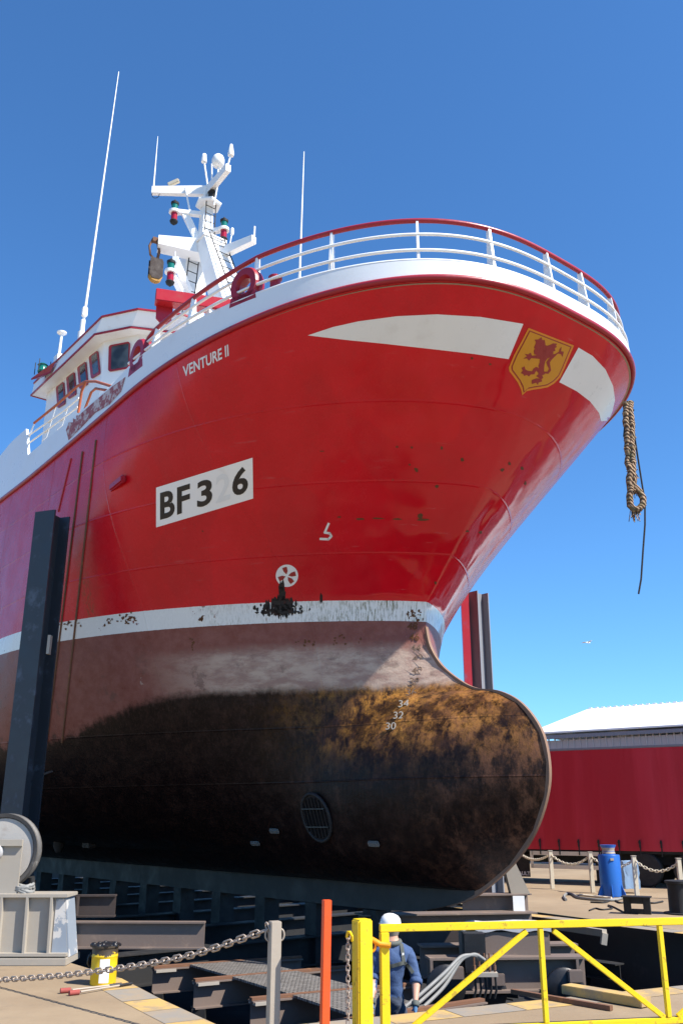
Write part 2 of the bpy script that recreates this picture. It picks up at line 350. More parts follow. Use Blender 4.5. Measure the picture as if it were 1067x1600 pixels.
# ================================================================== THE SHIP
ship = thing('fishing_vessel', 'big red and white fishing trawler hauled out on the slip, rusty bulbous bow', 'ship')
ship.matrix_world = SM
PROF = [(.30, 1.05), (.75, 1.76), (1.23, 2.25), (1.79, 2.55), (2.26, 2.62), (2.75, 2.51), (3.18, 2.16), (3.42, 1.7), (3.52, 1.2), (3.69, .83), (4.02, .38), (4.41, .1), (4.84, 0), (5.25, .04)]
XT, LS, PS, QS, BS = 3.84, 6.73, 1.93, 2.85, 4.87
LW, PW, QW, BW = 8.42, 1.98, 1.22, 5.0
STERN = -25.0
def zs(x): d = min(max(XT - x, 0), 12); return 9.57 - .066 * d * (1 - d / 40)
def pl(t, B, L, p, q): u = min(max(1 - t / L, 0), 1); return B * max(0, 1 - u ** p) ** (1 / q)
def stern_f(x, z): d = max(0, -15 - x) / 10; return 1 - .25 * d * d - max(0, (4.2 - z) / 4.2) ** 1.0 * .7 * min(1, d * 1.2)
def half(x, z, t):
    k = min(max((5.25 - z) / 4.5, 0), 1)
    xb = lerp(.04, 0, (5.25 - z) / .41) if z > 4.84 else 0.0 if z > 3.5 else lerp(0, -1.2, ((3.5 - z) / 3.2) ** 1.3)
    tb = xb - x; body = 0.0
    n = lerp(4, 2.2, min(1, max(0, (x + 9) / 9)))
    if tb > 0: body = pl(tb, BW, LW + 4.0 * k, PW, lerp(QW, 1.02, min(1, k * 1.6))) * max(0, 1 - k ** n) ** .5
    bulb = 0.0
    if z < 3.56:
        f = sqrt(max(0, 1 - ((z - 1.93) / 1.63) ** 2)); xt = interp(PROF, z); Lb = xt + 2.0; u = min(max((x + 2.0) / Lb, 0), 1)
        bulb = 1.42 * f * (1 - u ** 2.7) ** .92
    neck = 0.0
    if 2.6 < z < 4.84:
        xf = interp(PROF, z); u = min(max((x + 1.6) / (xf + 1.6), 0), 1); neck = lerp(.62, .12, min(1, max(0, (z - 3.4) / 1.44))) * (1 - u ** 2) * min(1, (z - 2.6) / .8)
    return (body ** 3 + bulb ** 3 + neck ** 3) ** (1 / 3) * stern_f(x, z)
def tsamp(L, n): return [L * ((i / n) ** 2.3) for i in range(n + 1)]
NJ = 84
levels = []
for z in [.3, .36, .45, .6, .75, .77, .82, .9, 1.0, 1.1, 1.25, 1.5, 1.75, 2.0, 2.25, 2.5, 2.7, 2.9, 3.05, 3.2, 3.3, 3.38, 3.44, 3.48, 3.52, 3.56, 3.62, 3.7, 3.8, 3.9, 4.02, 4.2, 4.4, 4.6, 4.84, 4.88, 5.05, 5.25]:
    x0 = interp(PROF, z); levels.append([(x0 - t, half(x0 - t, z, t), z) for t in tsamp(x0 - STERN, NJ)])
NU = 30
for i in range(1, NU + 1):
    s = i / NU; x0 = lerp(.04, XT, s ** 1.02); row = []
    for t in tsamp(x0 - STERN, NJ):
        e = s ** 2.0
        b = pl(t, lerp(BW, BS, s), lerp(LW, LS, e), lerp(PW, PS, s), lerp(QW, QS, s ** 2.3)); x = x0 - t; row.append((x, b * stern_f(x, 5), lerp(5.25, zs(x), s)))
    levels.append(row)
mb = MB()
rows = [[Vector((x, b, z)) for x, b, z in r][::-1] + [Vector((x, -b, z)) for x, b, z in r][1:] for r in levels]
V = mb.grid(rows)
mb.b.faces.new([r[0] for r in V] + [r[-1] for r in V][::-1])
bmesh.ops.remove_doubles(mb.b, verts=mb.b.verts, dist=.0004)
bmesh.ops.recalc_face_normals(mb.b, faces=mb.b.faces)
BV = BVHTree.FromBMesh(mb.b)
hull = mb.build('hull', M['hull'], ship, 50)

# plan of the sheer line, starboard aft -> stem -> port aft
SP = [(XT - t, -pl(t, BS, LS, PS, QS) * stern_f(XT - t, 5)) for t in tsamp(XT - STERN, 110)]
PLAN = [Vector((x, y, 0)) for x, y in SP[::-1]] + [Vector((x, -y, 0)) for x, y in SP[1:]]
def inset(P, d):
    out = []
    for i, p in enumerate(P):
        a = P[max(0, i - 1)]; b = P[min(len(P) - 1, i + 1)]; t = (b - a).normalized(); out.append(p + Vector((-t.y, t.x, 0)) * d)
    return out
# deck
q = MB(); d0 = inset(PLAN, .03); H = len(d0) // 2
q.grid([[Vector((p.x, p.y, zs(p.x) - .06)) for p in d0[:H]], [Vector((p.x, p.y, zs(p.x) - .06)) for p in d0[::-1][:H]]]); q.build('deck', M['steel_grey'], ship)
# rubbing strake: half round bar on the sheer
q = MB(); q.tube([Vector((p.x, p.y, zs(p.x) + .01)) for p in inset(PLAN, -.01)][8:-8], .055, 8); q.build('rubbing_strake', M['redrail'], ship, 60)
# bulwark
def btop(x, y):
    if x > -3: return 9.88
    if x > -8.55: return lerp(9.88, 9.74, min(1, (-3 - x) / 1.0))
    if x > -8.8: return lerp(9.74, 10.56, (-8.55 - x) / .25)
    return 10.56 if x > -9.9 else max(10.2, 10.56 + (x + 9.9) * .16)
def refine(P, dens):
    out = [P[0]]
    for a, b in zip(P, P[1:]):
        n = max(1, int((b - a).length / dens)); out += [a.lerp(b, (k + 1) / n) for k in range(n)]
    return out
BP = refine(PLAN, .25); bo, bi, bt = inset(BP, .0), inset(BP, .06), inset(BP, .0)
q = MB()
q.grid([[Vector((p.x, p.y, zs(p.x) + .03)) for p in bo], [Vector((p.x, p.y, btop(p.x, p.y))) for p in bt], [Vector((p.x, p.y, btop(p.x, p.y))) for p in bi], [Vector((p.x, p.y, zs(p.x) - .05)) for p in bi]])
q.tube([Vector((p.x, p.y, btop(p.x, p.y))) for p in inset(BP, .03) if p.x > -2.9], .035, 8)
bmesh.ops.recalc_face_normals(q.b, faces=q.b.faces)
BVB = BVHTree.FromBMesh(q.b)
q.build('bulwark', M['whitebul'], ship, 40)
# guard rails on the bulwark
def rz(x, z): return z if x > .5 else lerp(z, z - .33 * (z - 9.8) / .9, min(1, (.5 - x) / 3.0))
RP = [p for p in refine(PLAN, .12) if p.x > -2.55]
lean = lambda z: .14 * (z - 9.88) / .83
top = [Vector((p.x, p.y, rz(p.x, 10.72))) for p in inset(RP, lean(10.72))]
a0, a1 = top[0], top[-1]
hook = lambda a: [a + Vector((.25, .05 * (1 if a.y < 0 else -1), -.36)), a + Vector((-.02, 0, -.3)), a + Vector((-.12, 0, -.17)), a + Vector((-.08, 0, -.05))]
q = MB(); q.tube(hook(a0) + top[1:-1] + hook(a1)[::-1], .042, 10); q.build('top_rail', M['redrail'], ship, 60)
for z in (10.42, 10.08):
    q = MB(); RR = [p for p in refine(PLAN, .12) if p.x > -3.2]; q.tube([Vector((p.x, p.y, rz(p.x, z))) for p in inset(RR, lean(z))], .027, 8); q.build('guard_rail', M['white'], ship, 60)
def near(x, y): return min(range(len(BP)), key=lambda i: (BP[i].x - x) ** 2 + (BP[i].y - y) ** 2)
pins = inset(BP, lean(10.72)); pbas = inset(BP, .02)
for x, y in [(3.08, -2.8), (3.67, -1.68), (3.83, -.48), (3.83, .59), (3.62, 1.75), (3.1, 2.75), (1.94, 3.74), (.53, 4.35), (-1.08, 4.73), (-2.25, 4.85), (1.94, -3.74), (.53, -4.35), (-1.08, -4.73), (-2.25, -4.85)]:
    i = near(x, y); t = (BP[i + 1] - BP[i - 1]).normalized(); n = Vector((-t.y, t.x, 0))
    zt = rz(x, 10.72) - .02; A = pbas[i] + Vector((0, 0, 9.86)); B = pins[i] + Vector((0, 0, zt))
    tk = t * .02; q = MB(); q.prism([A - n * .0 - tk, A + n * .22 - tk, B + n * .05 - tk, B - n * .03 - tk], tk * 2); q.build('rail_post', M['white'], ship)

# ---------- decals painted on the hull: flat shapes laid on the plating
def hit(u, v, off, trees=None):
    d = sray(u, v); best = None
    for tr in (trees or (BV,)):
        h = tr.ray_cast(SCAM, d)
        if h[0] is not None and (best is None or h[3] < best[3]): best = h
    if best is None: return None
    n = best[1]
    if n.dot(d) > 0: n = -n
    return best[0] + n * off
def project(b2, name, mat, parent, off, step=7.0, mirror=False, trees=None):
    xs = [v.co.x for v in b2.verts]; ys = [v.co.y for v in b2.verts]
    for ax, lo, hi in ((0, min(xs), max(xs)), (1, min(ys), max(ys))):
        k = math.ceil(lo / step) * step
        while k < hi:
            co = Vector((k, 0, 0)) if ax == 0 else Vector((0, k, 0)); no = Vector((1, 0, 0)) if ax == 0 else Vector((0, 1, 0))
            bmesh.ops.bisect_plane(b2, geom=b2.verts[:] + b2.edges[:] + b2.faces[:], plane_co=co, plane_no=no); k += step
    dead = []
    for v in b2.verts:
        p = hit(v.co.x, v.co.y, off, trees)
        if p is None: dead.append(v)
        else: v.co = Vector((p.x, -p.y if mirror else p.y, p.z))
    bmesh.ops.delete(b2, geom=dead, context='VERTS')
    m_ = MB(); m_.b.free(); m_.b = b2
    return m_.build(name, mat, parent, 40)
def poly2(polys):
    b = bmesh.new()
    for P in polys:
        f = b.faces.new([b.verts.new((x, y, 0)) for x, y in P]); bmesh.ops.triangulate(b, faces=[f])
    return b
def decal(name, polys, mat, parent=None, off=.004, **k): return project(poly2(polys), name, mat, parent or ship, off, **k)
def smoothpoly(P, it=2):
    for _ in range(it): P = [q for a, b in zip(P, P[1:] + P[:1]) for q in ((a[0] * .75 + b[0] * .25, a[1] * .75 + b[1] * .25), (a[0] * .25 + b[0] * .75, a[1] * .25 + b[1] * .75))]
    return P
def glyphs(items, bold=.0):
    b = bmesh.new()
    for txt, TL, TR, BR, BL in items:
        cu = bpy.data.curves.new('text', 'FONT'); cu.body = txt; cu.offset = bold; cu.resolution_u = 4
        o = bpy.data.objects.new('text', cu); COL.objects.link(o); bpy.context.view_layer.update()
        me = bpy.data.meshes.new_from_object(o.evaluated_get(bpy.context.evaluated_depsgraph_get()))
        bpy.data.objects.remove(o); x0 = min(v.co.x for v in me.vertices); x1 = max(v.co.x for v in me.vertices); y0 = min(v.co.y for v in me.vertices); y1 = max(v.co.y for v in me.vertices)
        vs = []
        for v in me.vertices:
            a = (v.co.x - x0) / (x1 - x0); c = (v.co.y - y0) / (y1 - y0)
            vs.append(b.verts.new([lerp(lerp(BL[k], BR[k], a), lerp(TL[k], TR[k], a), c) for k in (0, 1)] + [0]))
        for p in me.polygons:
            try: b.faces.new([vs[i] for i in p.vertices])
            except ValueError: pass
    return b
def ribbon(P, wd):
    out = []
    for a, b in zip(P, P[1:]):
        d = Vector((b[0] - a[0], b[1] - a[1])).normalized(); n = Vector((-d.y, d.x)) * wd / 2; e = d * wd * .3
        out.append([(a[0] + n.x - e.x, a[1] + n.y - e.y), (b[0] + n.x + e.x, b[1] + n.y + e.y), (b[0] - n.x + e.x, b[1] - n.y + e.y), (a[0] - n.x - e.x, a[1] - n.y - e.y)])
    return out
SW = [(481, 524), (520, 511), (560, 502), (620, 494), (682, 491), (750, 495), (817, 506), (794, 561), (740, 553), (680, 546), (600, 537), (540, 531)]
decal('bow_stripe', [SW], M['stripe']); decal('bow_stripe', [[(903, 543), (925, 556), (945, 577), (957, 603), (960, 625), (956, 642), (950, 657), (938, 658), (935, 645), (921, 627), (900, 611), (873, 597)]], M['stripe'], step=4)
Z3 = lambda L: [(780 + x / 5.335, 500 + y / 5.335) for x, y in L]
sh = [(240, 65), (618, 212), (575, 315), (540, 400), (505, 475), (455, 527), (400, 560), (340, 572), (280, 580), (225, 592), (187, 627), (178, 580), (150, 520), (112, 468), (80, 425), (76, 395), (120, 290), (180, 180)]
cx, cy = 335, 330
scl = lambda f: [(cx + (x - cx) * f, cy + (y - cy) * f) for x, y in sh]
crest = decal('crest', [Z3(sh)], M['amber2'], off=.006)
decal('crest_line', [Z3(scl(.925))], M['crestred'], crest, .009); decal('crest_field', [Z3(scl(.885))], M['amber'], crest, .012)
LION = [[(285, 162), (318, 160), (345, 142), (352, 165), (372, 165), (350, 190), (332, 192), (330, 215), (335, 240), (350, 262), (385, 262), (420, 290), (400, 312), (340, 322), (310, 310), (300, 287), (285, 285), (295, 262), (280, 255), (290, 238), (282, 225), (292, 205), (300, 182)],
        [(395, 212), (418, 205), (440, 192), (475, 196), (465, 212), (473, 224), (455, 232), (460, 255), (440, 262), (445, 275), (420, 292), (385, 264), (380, 244), (362, 222), (354, 204), (380, 222)],
        [(330, 290), (420, 285), (470, 280), (440, 300), (395, 318), (376, 342), (368, 380), (365, 420), (372, 450), (350, 460), (360, 480), (345, 490), (350, 510), (320, 520), (315, 540), (300, 520), (265, 532), (285, 510), (262, 500), (300, 485), (330, 485), (300, 465), (320, 450), (315, 430), (325, 400), (318, 380), (330, 350)],
        [(330, 290), (265, 295), (255, 270), (235, 285), (205, 280), (225, 300), (193, 320), (225, 318), (240, 337), (260, 316), (330, 322)],
        [(325, 400), (300, 388), (280, 402), (265, 425), (230, 420), (210, 408), (205, 383), (178, 398), (190, 420), (172, 440), (195, 450), (200, 465), (222, 455), (240, 469), (255, 452), (285, 450), (300, 420), (320, 440)],
        [(420, 305), (490, 262), (495, 240), (512, 220), (506, 258), (530, 262), (520, 307), (505, 282), (480, 278), (428, 330), (414, 352), (424, 418), (402, 447), (364, 442), (366, 428), (394, 428), (408, 405), (394, 380), (384, 350), (400, 328)]]
decal('lion_emblem', [Z3(p) for p in LION], M['crestred'], crest, .016)
Z4 = lambda L: [(220 + x / 3.138, 680 + y / 3.138) for x, y in L]
panel = decal('number_panel', [Z4([(77, 257), (549, 110), (552, 310), (77, 452)])], M['white'], off=.005)
g = [('B', (97, 283), (168, 262), (169, 395), (97, 415)), ('F', (180, 256), (243, 236), (243, 368), (180, 390)), ('3', (278, 229), (352, 208), (352, 335), (278, 358)), ('6', (450, 168), (527, 147), (527, 280), (450, 303))]
g = [(a, *Z4(r)) for a, *r in g]
for one in g: project(glyphs([one], .03), 'number_lettering', M['lettering'], panel, .009)
project(glyphs([('2', *Z4([(370, 196), (440, 180), (440, 312), (370, 335)]))], .02), 'overpainted_numeral', M['ghost'], panel, .0085)
project(glyphs([('VENTURE II', (286, 573), (357, 538), (358, 556), (287, 590))], .022), 'name_lettering', M['lettering_white'], ship, .005)
decal('bulb_mark', ribbon(Z4([(921, 433), (902, 477), (926, 481), (934, 495), (920, 510), (880, 508)]), 3.6), M['lettering_white'])
circ = lambda c, r, n=28, e=1.0: [(c[0] + r * e * cos(2 * pi * k / n), c[1] + r * sin(2 * pi * k / n)) for k in range(n)]
tm = decal('thruster_mark', [circ((448.5, 899.5), 17.5)], M['lettering_white'])
def blade(a, w0=.15, w1=.55, r=15): c = (448.5, 899.5); return [(c[0] + q_ * r * cos(a + s_), c[1] + q_ * r * sin(a + s_)) for q_, s_ in ((.15, -w0), (.55, -w1), (.95, -w1 * .75), (.95, w1 * .2), (.5, w1 * .5))]
decal('thruster_symbol', [blade(a) for a in (-1.7, -.1, 1.05, 2.9)], M['crestred'], tm, .008)
dm = [('48', 645, 978), ('46', 648, 995), ('44', 650, 1012), ('42', 653, 1028), ('40', 652, 1047), ('38', 648, 1064), ('36', 643, 1081), ('34', 631, 1099), ('32', 623, 1117), ('30', 611, 1134)]
dd = lambda L: [(a, (x - 8, y - 5.0), (x + 7.5, y - 6), (x + 6.5, y + 5.5), (x - 9, y + 6)) for a, x, y in L]
def plate_mark(one, mat, off=.02):
    u = sum(q[0] for q in one[1:]) / 4; v = sum(q[1] for q in one[1:]) / 4; d = sray(u, v); h = BV.ray_cast(SCAM, d); n = h[1] if h[1].dot(d) < 0 else -h[1]; p0 = h[0] + n * off; n = (n - d * .6).normalized(); b = glyphs([one], .0)
    for v_ in b.verts: e = sray(v_.co.x, v_.co.y); v_.co = SCAM + e * ((p0 - SCAM).dot(n) / e.dot(n))
    r_ = bmesh.ops.extrude_face_region(b, geom=b.faces[:]); bmesh.ops.translate(b, verts=[x for x in r_['geom'] if isinstance(x, bmesh.types.BMVert)], vec=-n * .012)
    m_ = MB(); m_.b.free(); m_.b = b; m_.build('draught_mark', mat, ship)
for i, one in enumerate(dd(dm)): plate_mark(one, M['rustspot'] if i < 2 else M['drmark'] if i < 7 else M['steel_grey'], .05 if i > 5 else .022)
def blob(x, y, rx, ry, n=14): return [(x + rx * random.uniform(.5, 1.15) * cos(2 * pi * k / n), y + ry * random.uniform(.5, 1.15) * sin(2 * pi * k / n)) for k in range(n)]
spots = [(643, 699, 2.5, 2.5), (690, 700, 2.2, 4), (722, 718, 3.5, 3.5), (784, 734, 3.5, 3), (795, 724, 3, 3), (815, 732, 3, 3.5), (650, 734, 3.5, 4), (682, 760, 3, 3), (656, 806, 6, 4), (660, 812, 13, 2), (562, 811, 9, 1.6), (590, 810, 12, 1.5), (620, 811, 9, 1.5), (530, 808, 4, 1.6), (750, 832, 3.5, 3), (680, 911, 2.5, 3), (620, 698, 2.5, 1.6), (503, 705, 4, 1.2), (737, 560, 2.5, 2.5), (765, 569, 2.5, 1.8), (640, 726, 2, 2), (317, 830, 1.6, 1.6), (820, 755, 2, 4), (730, 830, 3, 2)]
decal('rust_spots', [blob(*a) for a in spots], M['rustspot'], off=.0035)
st = []
for k in range(170):
    x = random.gauss(439, 15); d_ = abs(x - 438); y = random.uniform(936 + d_ * .3, 958); L__ = random.uniform(4, 15) * max(.35, 1 - d_ / 45); st.append(blob(x, y, random.uniform(1.0, 3.6), L__, 10))
st += [blob(441 + random.uniform(-4, 4), random.uniform(918, 945), random.uniform(1.5, 4), random.uniform(8, 16), 12) for k in range(16)] + [blob(502 + random.uniform(-3, 3), 935, 1.5, 9, 10) for k in range(4)]
decal('stain', st, M['stain'], off=.0045)
decal('stain', [blob(random.gauss(cx_, sx_), random.gauss(cy_, sy_), random.uniform(.8, 2.6), random.uniform(.8, 3.0), 9) for cx_, cy_, sx_, sy_, n_ in ((647, 960, 6, 4, 26), (300, 1008, 2, 7, 9), (197, 966, 9, 3.5, 34), (172, 970, 3, 2.5, 9), (314, 966, 4, 2.5, 12), (105, 976, 9, 3, 16), (480, 1003, 12, 3, 10), (530, 1000, 14, 4, 12)) for _ in range(n_)], M['rustspot'], off=.006)
# chafing bars down the side (rusty half rounds) following the section
def section(xv, z0, z1, off, n=40):
    out = []
    for k in range(n + 1):
        z = lerp(z0, z1, k / n); h = BV.ray_cast(Vector((xv, -9, z)), Vector((0, 1, 0)))
        if h[0]: out.append(h[0] + h[1] * off * (1 if h[1].y < 0 else -1))
    return out
for px in (((151, 688), (98, 1160), .022, 'rust'), ((130, 706), (74, 1160), .022, 'rust'), ((112, 716), (92, 800), .018, 'red')):
    (u0, v0), (u1, v1), r_b, m_b = px; q = MB(); pb = [hit(lerp(u0, u1, k / 40), lerp(v0, v1, k / 40), .008) for k in range(41)]; q.tube([p for p in pb if p], r_b, 8); q.build('chafing_bar', M[m_b], ship, 60)
# small side fitting and bow thruster tunnel, anodes, transducers, bilge fin
p = hit(186, 756, .0); q = MB(); q.bar(p + Vector((.28, -.03, .03)), p + Vector((-.28, -.03, -.02)), .1, .16, bev=.03); q.build('discharge_cover', M['red'], ship, 40)
p = hit(495, 1277, .0); h = BV.find_nearest(p); nn = h[1] if h[1].y < 0 else -h[1]
up_ = Vector((0, 0, 1)); tx = up_.cross(nn).normalized(); tz = nn.cross(tx)
q = MB(); q.tube([p + nn * .012 + (tx * cos(a) * .36 + tz * sin(a) * .42) for a in [2 * pi * k / 32 for k in range(32)]], .03, 8, True)
th_ = q.build('thruster_tunnel', M['steel_dark'], ship, 60)
q = MB(); q.prism([p + nn * .006 + (tx * cos(2 * pi * k / 32) * .35 + tz * sin(2 * pi * k / 32) * .41) for k in range(32)], nn * .008); q.build('tunnel_mouth', M['lettering'], th_)
q = MB()
for k in range(-3, 4): q.bar(p + nn * .03 + tx * k * .09 - tz * .36 * sqrt(1 - (k / 4.2) ** 2), p + nn * .03 + tx * k * .09 + tz * .36 * sqrt(1 - (k / 4.2) ** 2), .02, .02)
for k in (-1, 1): q.bar(p + nn * .04 + tz * k * .16 - tx * .3, p + nn * .04 + tz * k * .16 + tx * .3, .018, .018)
q.build('tunnel_grating', M['lettering'], th_)
for u, v in ((585, 1317), (400, 1316), (430, 1297)):
    p = hit(u, v, .0)
    if p is None: continue
    h = BV.find_nearest(p); nn = h[1] if h[1].y < 0 else -h[1]; q = MB(); q.bar(p - Vector((.13, 0, 0)) + nn * .03, p + Vector((.13, 0, 0)) + nn * .03, .1, .06, nn, .02); q.build('sacrificial_anode', M['anode'], ship, 40)
# keel bar and stem bar
KB = [(-22, -.1), (-1.2, -.1), (-.3, -.06), (.31, .06), (.7, .16), (.95, .27), (.8, .36), (.3, .5), (-1.0, .55), (-22, .55)]
q = MB(); kw = lambda x: lerp(.19, .035, min(1, max(0, (x + 2.5) / 3.0)))
KBT = [(-22, -.1, .80), (-5, -.1, .80), (-2.5, -.1, .80), (-1.2, -.1, .78), (-.3, -.06, .70), (.31, .06, .58), (.7, .16, .48), (.95, .27, .40)]
kr = q.grid([[Vector((x, sy_ * kw(x), z)) for z, sy_ in ((b_, -1), (t_, -1), (t_, 1), (b_, 1), (b_, -1))] for x, b_, t_ in KBT]); q.b.faces.new(kr[0][:4]); q.b.faces.new(kr[-1][:4]); q.build('keel_bar', M['keel'], ship)
PR2 = [(.31, .06), (.72, .17)] + [(x, z) for z, x in PROF[:-1]]
sp_ = smoothpoly([(a, b) for a, b in PR2], 0)
fine_ = []
for k in range(len(sp_) - 1):
    p0, p1, p2, p3 = sp_[max(0, k - 1)], sp_[k], sp_[k + 1], sp_[min(len(sp_) - 1, k + 2)]
    for j in range(5):
        t = j / 5; fine_.append(tuple(.5 * (2 * p1[i] + (p2[i] - p0[i]) * t + (2 * p0[i] - 5 * p1[i] + 4 * p2[i] - p3[i]) * t * t + (3 * p1[i] - p0[i] - 3 * p2[i] + p3[i]) * t ** 3) for i in (0, 1)))
q = MB(); rws = []
for i, (x, z) in enumerate(fine_):
    a = fine_[max(0, i - 1)]; b = fine_[min(len(fine_) - 1, i + 1)]; d = Vector((b[0] - a[0], 0, b[1] - a[1])).normalized(); n = Vector((d.z, 0, -d.x))
    c = Vector((x, 0, z)); rws.append([c - n * .06 + Vector((0, .03, 0)), c + n * .018 + Vector((0, .03, 0)), c + n * .018 - Vector((0, .03, 0)), c - n * .06 - Vector((0, .03, 0))])
q.grid(rws); q.build('stem_bar', paint('pale_rust', (.22, .13, .085), (.35, .2, .12), .6, 5, .7), ship, 30)
for u, v, hh, rr in ((93, 1318, .55, .15),):
    p = S(u, v, 1, -1.6); q = MB(); q.lathe(p + Vector((0, 0, -.22)), [(rr * .5, 0), (rr, .14), (rr, .75)], n=10); q.build('transducer_pod', M['rust_dark'], ship, 40)
p = S(140, 1316, 1, -1.6); q = MB(); q.box(p + Vector((0, 0, .12)), (.42, .2, .5), bev=.02); q.build('transducer_block', M['rust_dark'], ship)
p = hit(72, 1212, 0)
if p: q = MB(); q.prism([p + Vector((.35, .1, .1)), p + Vector((-.5, .1, .05)), p + Vector((-.45, -.3, -.12)), p + Vector((.1, -.3, -.08))], (0, 0, .04)); q.build('bilge_fin', M['rust_dark'], ship)
# flaking red chafe patch and railing in the bulwark notch
decal('chafe_patch', [[(197, 589), (190, 612), (172, 632), (150, 645), (128, 668), (108, 688), (104, 672), (112, 650), (124, 649), (150, 626), (175, 605)]], M['patch'], off=.006, trees=(BVB,), step=5)
side = lambda u, v: S(u, v, 1, -4.83)
q = MB(); q.tube([side(54, 661), side(90, 632), side(122, 603), side(135, 596), side(150, 596), side(176, 604)], .03, 8); q.build('side_rail', M['rail_rust'], ship, 60)
q = MB(); q.tube([side(46, 680), side(100, 642), side(124, 622)], .022, 8).tube([side(38, 698), side(90, 660), side(122, 636)], .022, 8); q.build('guard_rail', M['white'], ship, 60)
q = MB(); q.tube([side(134, 597), side(128, 612), side(123, 645)], .032, 8).tube([side(168, 610), side(150, 607), side(143, 613), side(133, 640)], .028, 8); q.build('rail_stanchion', M['rail_rust'], ship, 60)
for a, b in (((85, 637), (68, 686)), ((103, 640), (92, 668)), ((52, 662), (33, 709))):
    A, B = side(*a), side(*b); q = MB(); q.prism([A + Vector((-.05, .02, 0)), A + Vector((.05, .02, 0)), B + Vector((.16, .02, 0)), B + Vector((-.16, .02, 0))], (0, .015, 0)); q.build('rail_post', M['white'], ship)
# fairleads on the bulwark: round-eyed red castings
def fairlead(i, z, rot=0):
    t = (BP[i + 1] - BP[i - 1]).normalized(); c = BP[i] + Vector((-t.y, t.x, 0)) * .12 + Vector((0, 0, z)); q = MB()
    n = Vector((-t.y, t.x, 0)); up = Vector((0, 0, 1)); N = 28; rws = []
    for k in range(N + 1):
        a = 2 * pi * k / N; d = t * cos(a) * .95 + up * sin(a) * 1.1; rws.append([c + d * r + n * w_ for r, w_ in ((.15, -.05), (.18, -.12), (.30, -.12), (.33, -.06), (.33, .06), (.30, .12), (.18, .12), (.15, .05), (.15, -.05))])
    q.grid(rws); q.prism([c + t * .3 - up * .36 - n * .12, c - t * .3 - up * .36 - n * .12, c - t * .27 - up * .18 - n * .12, c + t * .27 - up * .18 - n * .12], n * .24)
    q.build('fairlead', M['redrail'], ship, 40)
fairlead(near(.42, -4.4), 10.16); fairlead(near(-2.75, -4.86), 9.98); fairlead(near(.42, 4.4), 10.16)
q = MB(); p = BP[near(.9, -4.2)] + Vector((.0, .14, 10.0)); q.lathe(p, [(.09, -.2), (.09, .1), (.12, .12), (.12, .16), (.0, .18)], n=14); q.build('bollard', M['redrail'], ship, 40)

# ---------- superstructure
dh = MB(); dh.prism([Vector(p) for p in ((-6.8, -2.6, 9.0), (-6.2, -1.4, 9.0), (-6.2, 1.4, 9.0), (-6.8, 2.6, 9.0), (-18, 3.0, 9.0), (-18, -3.0, 9.0))], (0, 0, 2.6)); dh.build('deckhouse', M['white'], ship)
WP_ = [(-9.45, -2.85), (-8.5, -2.25), (-8.1, -1.3), (-8.1, 1.3), (-8.5, 2.25), (-9.45, 2.85), (-13.6, 2.85), (-13.6, -2.85)]
wh = MB(); wh.prism([Vector((x, y, 11.6)) for x, y in WP_], (0, 0, 2.42)); wheelhouse = wh.build('wheelhouse', M['white'], ship)
VP0 = [(-9.26, -3.2), (-8.3, -2.6), (-7.8, -1.5), (-7.8, 1.5), (-8.3, 2.6), (-9.26, 3.2), (-14.0, 3.2), (-14.0, -3.2)]
q = MB(); lo = [Vector((x, y, 13.98)) for x, y in VP0]; hi = [Vector((x + (.28 if x > -13 else 0), y * .985, 14.42)) for x, y in VP0]
A = [q.b.verts.new(p) for p in lo]; B = [q.b.verts.new(p) for p in hi]
for k in range(8): q.b.faces.new((A[k], A[(k + 1) % 8], B[(k + 1) % 8], B[k]))
q.b.faces.new(A); q.b.faces.new(B); q.build('roof', M['white'], wheelhouse)
for nm, P in (('roof_trim', lo), ('roof_trim', hi)):
    q = MB(); c = sum(P, Vector()) / 8
    for a, b in zip(P, P[1:] + P[:1]):
        oo = lambda p: p + (p - c).normalized() * .02; q.bar(oo(a), oo(b), .035, .05)
    q.build(nm, M['redrail'], wheelhouse)
def window(quad, n, pane_in=.16, pane_side=(.3, .06, .08, .1)):
    n = Vector(n).normalized(); Q = [Vector(p) + n * .012 for p in quad]; q = MB()
    bil = lambda a, b: Q[0].lerp(Q[1], a).lerp(Q[3].lerp(Q[2], a), b)
    def rr(i0, i1, j0, j1, r=.12):
        out = []
        for ca, cb, s0 in ((i0, j0, 2), (i1, j0, 3), (i1, j1, 0), (i0, j1, 1)):
            sa = 1 if ca == i0 else -1; sb = 1 if cb == j0 else -1
            for k in range(5):
                an = (s0 * 90 + k * 22.5) * pi / 180; out.append(bil(ca + sa * r + r * cos(an), cb + sb * r * .7 + r * .7 * sin(an)))
        return out
    q.prism(rr(0, 1, 0, 1), n * .03); f = q.build('window', M['redrail'], wheelhouse)
    l, r, t, b = pane_side; q = MB(); q.prism([p + n * .028 for p in rr(l, 1 - r, t, 1 - b, .08)], n * .008); q.build('pane', M['glass'], f)
SL = (.30, .08, .07, .09)
for x0, dx in ((-10.37, 0), (-11.18, .0), (-11.99, 0), (-12.78, 0)):
    for sy in (-1, 1): window([(x0, 2.85 * sy, 13.88), (x0 + .60, 2.85 * sy, 13.83), (x0 + .92, 2.85 * sy, 12.98), (x0 + .33, 2.85 * sy, 13.05)], (0, sy, 0), pane_side=SL)
